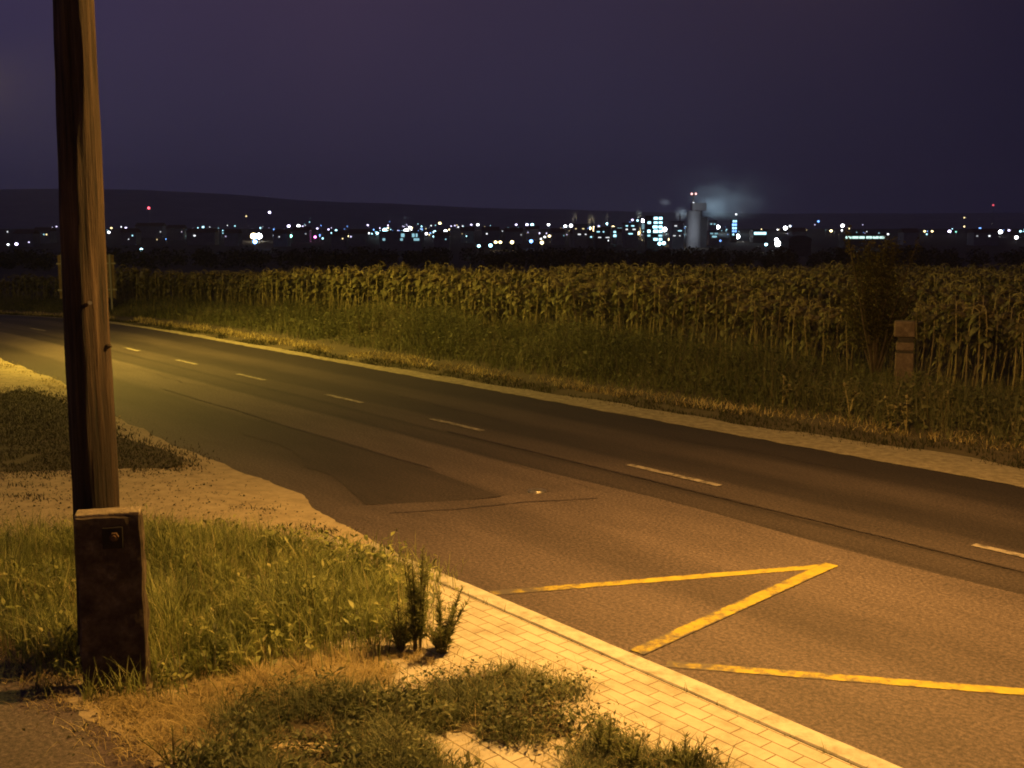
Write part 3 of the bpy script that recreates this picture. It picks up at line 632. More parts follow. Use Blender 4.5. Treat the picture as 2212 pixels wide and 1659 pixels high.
cover('ground_cover', G3, 5200, .17, 'low mixed weeds between the footpath and the sandy gap')
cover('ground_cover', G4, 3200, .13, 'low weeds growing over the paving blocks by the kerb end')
x, y = scatter(G2 , 160, .05); h = U(.12, .3, len(x))
stuff('dry_grass_stalks', [blades(np.stack([x, y, 0 * x], 1), h, U(.003, .005, len(x)), U(.1, .6, len(x)), 4)], M['straw'], 'thin dry stalks in the low weeds')
ST1 = gpoly([(165, 1545), (250, 1510), (400, 1495), (560, 1455), (700, 1430), (860, 1405), (930, 1440), (900, 1480), (740, 1496), (560, 1508), (470, 1570), (520, 1605), (400, 1640), (330, 1650), (270, 1590)])
ST2 = gpoly([(-50, 1300), (40, 1330), (60, 1400), (130, 1470), (180, 1530), (110, 1520), (40, 1450), (-50, 1400)])
parts = []
for poly, n in ((ST1, 8500), (ST2, 2400)):
    x, y = scatter(poly, n, .10); k = notpost_body(x, y) & (vnoise(x, y, .16, 21) > .30); x, y = x[k], y[k]
    parts.append(blades(np.stack([x, y, np.full(len(x), .006)], 1), U(.03, .15, len(x)) * (.4 + 1.1 * vnoise(x, y, .25, 22)), U(.003, .007, len(x)), U(.5, 2.6, len(x)), 3))
stuff('dry_straw', parts, M['straw'], 'flattened pale dry grass along the footpath edge')
# weeds hugging the foot of the stub
n = 70; a = U(-.17, .17, n); b = -SD / 2 - U(.02, .16, n); x = SX + a * math.cos(R(15)) - b * math.sin(R(15)); y = SY + a * math.sin(R(15)) + b * math.cos(R(15))
o = stuff('grass_tuft', [blades(np.stack([x, y, 0 * x], 1), U(.12, .34, n), U(.007, .013, n), U(.2, .9, n), 4)], M['grass'], 'broad grass blades at the foot of the concrete stub')
# short dark grass left of the drive
LG = gpoly([(-80, 870), (30, 835), (120, 858), (180, 900), (250, 940), (320, 962), (395, 985), (425, 1003), (380, 1016), (200, 1022), (-80, 1030)])
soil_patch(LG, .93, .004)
x, y = scatter(LG, 26000, .20); k = vnoise(x, y, .6, 31) + .6 * vnoise(x, y, .2, 32) > .33; x, y = x[k], y[k]
stuff('short_grass', [blades(np.stack([x, y, 0 * x - .01], 1), U(.02, .07, len(x)), U(.008, .016, len(x)), U(.2, 1.2, len(x)), 2)], M['short'], 'short dark grass patch between the road and the sandy drive')
LG2 = gpoly([(-80, 790), (0, 772), (120, 815), (200, 870), (300, 935), (250, 945), (180, 900), (120, 858), (30, 835), (-80, 870)])
x, y = scatter(LG2, 2600, .1); k = vnoise(x, y, .5, 33) > .45; x, y = x[k], y[k]
stuff('short_grass', [blades(np.stack([x, y, 0 * x - .06], 1), U(.03, .09, len(x)), U(.008, .014, len(x)), U(.2, 1.4, len(x)), 2)], M['straw'], 'sparse dry grass along the near road edge')
parts = []
for (u, v), n in (((40, 1072), 60), ((85, 1080), 50), ((60, 1050), 40), ((650, 1140), 80), ((700, 1150), 90), ((560, 1100), 40)):
    c = gp(u, v); x = c[0] + rng.normal(0, .14, n); y = c[1] + rng.normal(0, .05, n); parts.append(blades(np.stack([x, y, 0 * x], 1), U(.02, .07, n), U(.006, .012, n), U(.3, 1.2, n), 2))
stuff('grass_sprigs', parts, M['short'], 'small grass sprigs dotted over the sandy drive')
parts = []
for s in U(5.6, 13, 46):
    n = rng.integers(2, 9); t = -4.615 + rng.normal(0, .008, n); xx, yy = W(s + rng.normal(0, .03, n), t); parts.append(blades(np.stack([xx, yy, 0 * xx], 1), U(.012, .05, n) * (2.2 if rng.random() < .1 else 1), U(.003, .006, n), U(.2, 1.2, n), 2))
stuff('joint_weeds', parts, M['weed'], 'tiny weeds in the joint behind the kerb')
APR = gpoly([(-50, 1035), (425, 1012), (560, 1060), (700, 1130), (720, 1165), (480, 1140), (300, 1130), (-50, 1180)])
parts = []
for poly, n in ((APR, 900), (ST1, 500), (G3, 150), (LG2, 260)):
    x, y = scatter(poly, n, .15); V_, Q_, T_ = leaves(np.stack([x, y, U(.004, .012, n)], 1), U(.008, .035, n) , U(.008, .03, n), U(-.1, .5, n)); parts.append((V_, Q_, T_))
stuff('ground_litter', parts, M['short'], 'dark leaf litter and crumbs scattered over the bare sandy ground', 'litter')
def pebbles(poly, n):
    V, F = [], []
    x, y = scatter(poly, n, .1)
    for i in range(n):
        r_ = .004 + .014 * rng.random() ** 3; b = len(V); z = .004
        for dx, dy, dz in ((1, 0, 0), (.3, .9, .1), (-.8, .6, 0), (-.9, -.5, .1), (.2, -1, 0), (0, 0, .75)): V.append((x[i] + dx * r_ * rng.uniform(.7, 1.2), y[i] + dy * r_ * rng.uniform(.7, 1.2), z + dz * r_))
        F += [(b + j, b + (j + 1) % 5, b + 5) for j in range(5)]
    return V, F
V1, F1 = pebbles(APR, 700); V2, F2 = pebbles(ST1, 350); tag(obj('pebbles', V1 + V2, F1 + [tuple(k + len(V1) for k in f) for f in F2], M['gravel']), 'small pebbles strewn over the sandy drive and path edge', 'gravel', kind='stuff')
# far verge
def sstrip(s0, s1, t0, t1, n):
    s = U(s0, s1, n); t = U(t0, t1, n); x, y = W(s, t); k = (np.abs(x) < .5 * y + 3.5); return x[k], y[k], t[k], s[k]
x, y, t, s = sstrip(-46, 15, 2.8, 4.4, 42000); g0 = 2.62 + np.interp(s, [-60, -8, 0, 6, 30], [.22, .35, .62, .95, 1.05]); q = vnoise(s, t * 1.5, .8, 41); k = (q > .30) & (t > g0 - .12 - .35 * (q - .5)) & (t < g0 + .75 + .5 * (q - .5)); x, y = x[k], y[k]
stuff('verge_grass', [blades(np.stack([x, y, zfar(x, y)], 1), U(.04, .13, len(x)), U(.012, .020, len(x)), U(.2, 1.2, len(x)), 2)], M['short'], 'low green grass strip beside the gravel shoulder')
x, y, t, s = sstrip(-46, 15, 3.0, 5.0, 42000); g0 = 2.62 + np.interp(s, [-60, -8, 0, 6, 30], [.22, .35, .62, .95, 1.05]); q = vnoise(s, t * 2, .7, 42); k = (t > g0 + .62) & (t < g0 + 1.15 + .5 * (q - .5)) & (q > .22); x, y = x[k], y[k]
stuff('dry_verge_grass', [blades(np.stack([x, y, zfar(x, y)], 1), U(.05, .17, len(x)), U(.012, .022, len(x)), U(.3, 1.4, len(x)), 2)], M['straw'], 'dry yellow grass along the far road edge')
x, y, t, s = sstrip(-46, 16, 4.0, 8.6, 62000)
vz = vnoise(s, t * 1.3, 1.6, 43) * .7 + vnoise(s, t, .5, 44) * .3
tall = np.interp(s, [-46, -20, -9, 0, 5, 16], [.75, .8, 1.2, 1.15, .75, .7])
hh = (.14 + 1.25 * tall * np.clip((t - 4.1) / 1.9, 0, 1) * vz) * U(.5, 1.2, len(x)); k = (vz > .20) & (t > 4.35)
p1 = blades(np.stack([x, y, zfar(x, y)], 1)[k], hh[k], U(.010, .022, k.sum()), U(.1, .9, k.sum()), 3)
x, y, t, s = sstrip(-46, 16, 4.6, 8.4, 46000)
vz = vnoise(s, t * 1.3, 1.6, 43) * .7 + vnoise(s, t, .5, 44) * .3; z = zfar(x, y) + U(.1, 1, len(x)) * 1.1 * np.interp(s, [-46, -20, -9, 0, 5, 16], [.75, .8, 1.25, 1.15, .7, .65]) * np.clip((t - 4.2) / 1.8, 0, 1) * vz
p2 = leaves(np.stack([x, y, z], 1), U(.06, .14, len(x)), U(.03, .07, len(x)), U(-.6, .9, len(x)))
stuff('undergrowth', [p1, p2], M['under'], 'dark weedy undergrowth between the far verge and the crop', 'undergrowth')
x, y, t, s = sstrip(-46, 16, 4.6, 8.4, 1500); h = U(.4, 1.0, len(x))
stuff('dry_weed_stalks', [blades(np.stack([x, y, zfar(x, y)], 1), h, U(.008, .014, len(x)), U(.05, .4, len(x)), 4)], M['head'], 'brown dry weed stalks standing in the undergrowth', 'undergrowth')

# single weed plants that stand out
def feathery_weed(loc, hgt, nst, spread, label, dens_=70):
    o = empty('weed_plant', tuple(loc)); tag(o, label, 'weed', 'weed plants along the paving')
    stx = MB(); LP, LY, LT, LL = [], [], [], []
    for i in range(nst):
        a = U(0, 6.28); r = spread * U(.2, 1) * (0 if nst == 1 else 1); hh = hgt * (1 if i == 0 else U(.55, .95))
        pts = [Vector((.02 * math.cos(a), .02 * math.sin(a), 0)) + Vector((math.cos(a) * r * (k / 5) ** 1.3, math.sin(a) * r * (k / 5) ** 1.3, hh * k / 5 * (1 - .1 * k / 5))) for k in range(6)]
        stx.tube(pts, [.006, .0055, .005, .004, .003, .0015], 6)
        n = int(dens_ * hh / .4)
        for j in range(n):
            u = U(.12, 1) ; k = min(4, int(u * 5)); f = u * 5 - k; p = pts[k].lerp(pts[k + 1], f)
            LP.append(tuple(p)); LY.append(U(0, 6.28)); LT.append(U(.3, 1.25)); LL.append(U(.03, .085) * (1.15 - .7 * u))
    stx.build('stem', M['weedstem'], o, True)
    LL = np.array(LL); V, Q, T = leaves(np.array(LP), LL, LL * U(.10, .2, len(LL)), np.array(LT), np.array(LY)); fast_obj('leaves', V, Q, M['weed'], o)
feathery_weed(gp(902, 1412), .84, 9, .08, 'tall upright feathery weed at the edge of the paving', 110)
feathery_weed(gp(955, 1412), .46, 13, .24, 'bushy weed leaning over the paving beside the tallest weed', 170)
feathery_weed(gp(868, 1405), .42, 11, .20, 'short bushy weed left of the tall feathery weed', 80)
feathery_weed(gp(1310, 1640), .27, 7, .12, 'bushy weed near the picture bottom on the end of the low weed patch', 80)
feathery_weed(gp(1360, 1665), .22, 7, .12, 'small bushy weed between two others at the bottom edge', 80)
feathery_weed(gp(1480, 1668), .20, 8, .15, 'many-stemmed weed at the bottom edge nearest the kerb', 80)
feathery_weed(gp(375, 1655), .22, 5, .14, 'thin sprawling weed beside the footpath corner', 40)
feathery_weed(gp(1085, 1470), .14, 4, .08, 'little thin weed on the paving above the low weed patch', 40)
def roadside_weed(u, v, hgt, label):
    p = gp(u, v); p[2] = float(zfar(p[0], p[1])); o = empty('thistle', tuple(p)); tag(o, label, 'weed', 'tall dry weeds on the far verge')
    m = MB(); LP, LY, LT, LL = [], [], [], []
    for i in range(3):
        a = U(0, 6.28); pts = [Vector((math.cos(a), math.sin(a), 0)) * (.10 * (k / 4) ** 1.5) + Vector((0, 0, hgt * (1 if i == 0 else .75) * k / 4)) for k in range(5)]
        m.tube(pts, [.012, .011, .009, .007, .004], 6)
        for j in range(30): LP.append(tuple(pts[min(3, int(U(0, 4)))].lerp(pts[4], U(0, 1)))); LY.append(U(0, 6.28)); LT.append(U(-.2, 1.1)); LL.append(U(.05, .12))
        m.ball(tuple(pts[4]), (.02, .02, .03), 7, 5)
    m.build('stem', M['stalk'], o, True); LL = np.array(LL); V, Q, T = leaves(np.array(LP), LL, LL * .4, np.array(LT), np.array(LY)); fast_obj('leaves', V, Q, M['crop'], o)
for u, v, hh, lb in ((1835, 905, .55, 'pale thin weed left of the marker post foot on the far verge'), (1922, 925, .50, 'pale thin weed just below the marker post'), (1958, 930, .55, 'tallest pale weed below the marker post'), (2052, 905, .42, 'lone short weed right of the marker post'), (1690, 880, .5, 'dry weed far left of the marker post')): roadside_weed(u, v, hh, lb)

# ------------------------------------------------------------------ sunflowers gone to seed
def sunflower_mesh(seed):
    r = random.Random(seed); a0 = r.uniform(0, 6.28); hook = r.uniform(.10, .26); H_ = 1.62
    a0 = r.gauss(0, .6); st = MB(); pts = []
    for k in range(7): pts.append(Vector((.03 * math.sin(k * .8 + a0), .03 * math.cos(k * .7 + a0), H_ * k / 6)))
    e = pts[-1]; dv = Vector((math.cos(a0), math.sin(a0), 0))
    pts += [e + dv * hook * .45 + Vector((0, 0, .07)), e + dv * hook + Vector((0, 0, .035)), e + dv * hook * 1.2 + Vector((0, 0, -.06))]
    st.tube(pts, [.017, .016, .015, .014, .013, .012, .011, .010, .009, .009], 5, False)
    hd = MB(); c = pts[-1]; ax = (dv * .45 + Vector((0, 0, -1))).normalized(); b1 = ax.cross(Vector((0, 0, 1))).normalized(); b2 = ax.cross(b1); R_ = r.uniform(.085, .125); n = 10
    V = [c - ax * .03]; F = []
    for rr, dz in ((.55, -.02), (1.0, .015), (.8, .045)):
        for k in range(n): q = 6.283 * k / n; V.append(c + ax * dz + (b1 * math.cos(q) + b2 * math.sin(q)) * R_ * rr * r.uniform(.92, 1.08))
    V.append(c + ax * .035)
    for k in range(n):
        kk = (k + 1) % n; F.append((0, 1 + kk, 1 + k))
        for i in range(2): F.append((1 + i * n + k, 1 + i * n + kk, 1 + (i + 1) * n + kk, 1 + (i + 1) * n + k))
        F.append((1 + 2 * n + k, 1 + 2 * n + kk, 1 + 3 * n))
    hd.add(V, F)
    for k in range(n):      # withered bracts round the head
        q = 6.283 * k / n + .3; d = b1 * math.cos(q) + b2 * math.sin(q); s2 = ax.cross(d); p = c + d * R_ * .9
        hd.add([p + s2 * .018, p - s2 * .018, p + d * r.uniform(.04, .07) + ax * r.uniform(.0, .05)], [(0, 1, 2)])
    lf = MB()
    for k in range(r.randint(12, 15)):
        z = r.uniform(.40, 1.6) if k < 8 else r.uniform(1.0, 1.6); f = z / H_ * 6; i = int(f); p = pts[i].lerp(pts[i + 1], f - i); q = r.uniform(0, 6.28); d = Vector((math.cos(q), math.sin(q), 0)); s2 = Vector((-d.y, d.x, 0))
        dry = z < .75; L = r.uniform(.11, .20) * (1 if not dry else .8); wv = L * (.36 if not dry else .16); sag = r.uniform(.5, 1.2) if not dry else r.uniform(1.2, 1.8)
        m0 = p + d * L * .35 + Vector((0, 0, L * .22)); m1_ = p + d * L * .8 + Vector((0, 0, L * (.12 - .4 * sag * .5))); tp = p + d * L * 1.12 + Vector((0, 0, -L * .7 * sag))
        V = [p, m0 + s2 * wv, m0 - s2 * wv, m0 - Vector((0, 0, .02)), m1_ + s2 * wv * .95 - Vector((0, 0, .02)), m1_ - s2 * wv * .95 - Vector((0, 0, .02)), m1_, tp]
        lf.add(V, [(0, 3, 1), (0, 2, 3), (3, 6, 4, 1), (2, 5, 6, 3), (6, 7, 4), (5, 7, 6)])
    return st, hd, lf
POST, BUSH = gp(1949, 856), gp(1885, 838); pos = []
for t in np.arange(7.9, 40, .70):
    for s in np.arange(-56, 22, .25):
        ss_, tt = s + random.gauss(0, .05), t + random.gauss(0, .06); x, y = W(ss_, tt)
        if y > (45.5 if x > -8 else 54) or abs(x) > .5 * y + 3.5 or random.random() < .06: continue
        if abs(x - POST[0]) < .55 and y < POST[1] + 1.0 or math.hypot(x - BUSH[0], y - BUSH[1]) < .6: continue
        pos.append((x, y, tt))
pos = np.array(pos); order = np.argsort(np.hypot(pos[:, 0], pos[:, 1]) + 1.8 * (pos[:, 2] - 7.9)); near = order[:300]; rest = order[300:]
protos = []
for k in range(10):
    st, hd, lf = sunflower_mesh(100 + k)
    if k >= 0:
        def me_of(mb, name, mat):
            me = bpy.data.meshes.new(name); me.from_pydata([tuple(v) for v in mb.V], [], mb.F); me.materials.append(mat); me.update(); return me
        protos.append((me_of(st, 'stalk', M['stalk']), me_of(hd, 'seed_head', M['head']), me_of(lf, 'leaves', M['crop']), st, hd, lf))
for i in near:
    x, y, t = pos[i]; p = protos[random.randrange(10)]
    o = bpy.data.objects.new('sunflower', None); col.objects.link(o); o.location = (x, y, float(zfar(x, y)) - .02); o.rotation_euler = (random.gauss(0, .07), random.gauss(.07, .08), random.gauss(.3, .9))
    sc_ = (random.uniform(.84, 1.08) if random.random() < .9 else random.uniform(.6, .85)) * (.80 + .36 * float(vnoise(np.array([x]), np.array([y]), 3.5, 77)[0])); o.scale = (sc_, sc_, sc_)
    tag(o, 'withered sunflower with drooping head in the front rows of the field', 'sunflower', 'sunflowers in the front rows of the field')
    for me, nme in zip(p[:3], ('stalk', 'seed_head', 'leaves')):
        c = bpy.data.objects.new(nme, me); col.objects.link(c); c.parent = o
def mass(idx, which, mat, name, label):
    Vs, Qs, Ts = [], [], []; off = 0; rr = np.random.default_rng(5)
    base = []
    for p in protos:
        mb = p[3 + which]; base.append((np.array([tuple(v) for v in mb.V]), np.array([f for f in mb.F if len(f) == 4]).reshape(-1, 4), np.array([f for f in mb.F if len(f) == 3]).reshape(-1, 3)))
    for i in idx:
        x, y, t = pos[i]; V, Q, T = base[rr.integers(10)]; a = rr.normal(.3, .9); s = (rr.uniform(.84, 1.10) if rr.random() < .9 else rr.uniform(.6, .85)) * (.80 + .36 * float(vnoise(np.array([x]), np.array([y]), 3.5, 77)[0])); c_, s_2 = math.cos(a) * s, math.sin(a) * s; tx, ty = rr.normal(.07, .08), rr.normal(0, .07)
        P = np.stack([V[:, 0] * c_ - V[:, 1] * s_2 + tx * V[:, 2] + x, V[:, 0] * s_2 + V[:, 1] * c_ + ty * V[:, 2] + y, V[:, 2] * s + float(zfar(x, y)) - .02], 1)
        Vs.append(P); Qs.append(Q + off); Ts.append(T + off); off += len(P)
    return np.concatenate(Vs), np.concatenate(Qs), np.concatenate(Ts)
ms = empty('sunflower_field', (0, 30, 0)); tag(ms, 'mass of withered sunflowers filling the field behind the front rows', 'sunflower field', kind='stuff')
for wch, mk_, nme in ((0, 'stalk', 'stalk'), (1, 'head', 'seed_head'), (2, 'crop', 'leaves')):
    V, Q, T = mass(rest, wch, None, nme, None); V = V - np.array([0, 30, 0]); o = fast_obj(nme, V, Q, M[mk_], ms, T=T); o['kind'] = 'stuff'

# ------------------------------------------------------------------ shrub in front of the field
sp_ = gp(1885, 838); sh = empty('shrub', (sp_[0], sp_[1], float(zfar(sp_[0], sp_[1])))); tag(sh, 'tall dark shrub with spreading upright branches beside the marker post', 'shrub')
stx = MB(); LP, LY, LT = [], [], []
px = sp_[1] / FOC
tips = [((1800 - 1885) * px, 2.62, .012), ((1830 - 1885) * px, 2.25, .012), ((1868 - 1885) * px, 2.42, .03), ((1900 - 1885) * px, 2.46, .03), ((1918 - 1885) * px, 2.40, .03), ((1962 - 1885) * px, 2.44, .012), ((1850 - 1885) * px, 2.05, .03), ((1985 - 1885) * px, 2.02, .012), ((1930 - 1885) * px, 1.9, .03), ((1880 - 1885) * px, 2.2, .03), ((1825 - 1885) * px, 1.6, .02), ((1960 - 1885) * px, 1.55, .02)]
for tx, tz, rd in tips:
    ty = U(-.35, .35); tz *= 1.09; pts = [Vector((tx * (k / 5) ** 1.25 + rng.normal(0, .015), ty * k / 5, tz * (k / 5))) for k in range(6)]
    stx.tube(pts, [.028, .024, .019, .014, .009, .004], 6)
    for j in range(950 if rd > .015 else 330):
        u = U(.30, 1.0) ** .8; k = min(4, int(u * 5)); p = pts[k].lerp(pts[k + 1], u * 5 - k); sg = (.12 if rd > .015 else .045) * (1.15 - .45 * u)
        LP.append((p.x + rng.normal(0, sg), p.y + rng.normal(0, sg), p.z + rng.normal(0, .05))); LY.append(U(0, 6.28)); LT.append(U(-.6, 1.0))
stx.build('stem', M['bark'], sh, True)
LP = np.array(LP); n = len(LP); V, Q, T = leaves(LP, U(.04, .085, n), U(.018, .038, n), np.array(LT), np.array(LY)); fast_obj('foliage', V, Q, M['shrub'], sh)

# ------------------------------------------------------------------ dark wood in front of the town
V, F = [], []
mbw = MB()
Vs, Qs = [], []; cnt = 0
for i in range(420):
    x = rng.uniform(-330, 330); y = rng.uniform(330, 470); hgt = rng.uniform(4.5, 8.0) * (1.15 if rng.random() < .08 else 1); r = hgt * rng.uniform(.4, .65); n = 130
    d = rng.normal(0, 1, (n, 3)); d /= np.linalg.norm(d, axis=1)[:, None]; rad = rng.uniform(.55, 1, n)[:, None]
    P = d * rad * np.array([r, r, hgt * .5]) + np.array([x, y, float(drop(y)) + hgt * .5]); V_, Q_, _ = leaves(P, U(.7, 1.6, n), U(.6, 1.2, n), U(-1, 1, n)); Vs.append(V_); Qs.append(Q_ + cnt); cnt += len(V_)
tag(fast_obj('far_wood', np.concatenate(Vs), np.concatenate(Qs), M['wood_far']), 'dark belt of trees between the field and the town', 'woodland', kind='stuff')

# ------------------------------------------------------------------ the lit town
def place(u, v, dy=0):                                # a lamp seen low stands on near low land, one seen high on the rising land behind
    y = float(np.clip(650 + (530 - v) / 50 * 600, 620, 1500)) + dy
    return (u - 1106) / FOC * y, y, CAM_H - (v - HOR) / FOC * y
CW, CC, CB, CY, CV, CRED, CG = (.92, .97, 1.0), (.42, .86, 1.0), (.16, .38, 1.0), (1, .78, .36), (.72, .66, 1.0), (1, .10, .14), (.30, 1.0, .75)
CM = (1, .2, .75)
def town_lamp(u, v, sz, c, label, st=None, group='town street lamps', wide=1.0):
    x, y, z = place(u, v); gz = float(drop(y)); r = max(.42, sz / 2 / FOC * y * (.80 if sz < 12 else .74)); st = st or (9 if sz > 8 else 5)  # head enlarged so that the ball also carries the lamp's glare
    o = empty('town_lamp', (x, y, gz)); tag(o, label, 'lamp', group)
    m = MB(); m.tube([(0, 0, -.5), (0, 0, max(1.0, z - gz))], [.16, .10], 6); m.build('mast', M['steel'], o)
    b = MB(); b.ball((0, 0, z - gz), (r * wide, r, r * (.95 if sz > 8 else .8)), 12, 8); b.build('lamp_head_glare', glow(c, st), o)
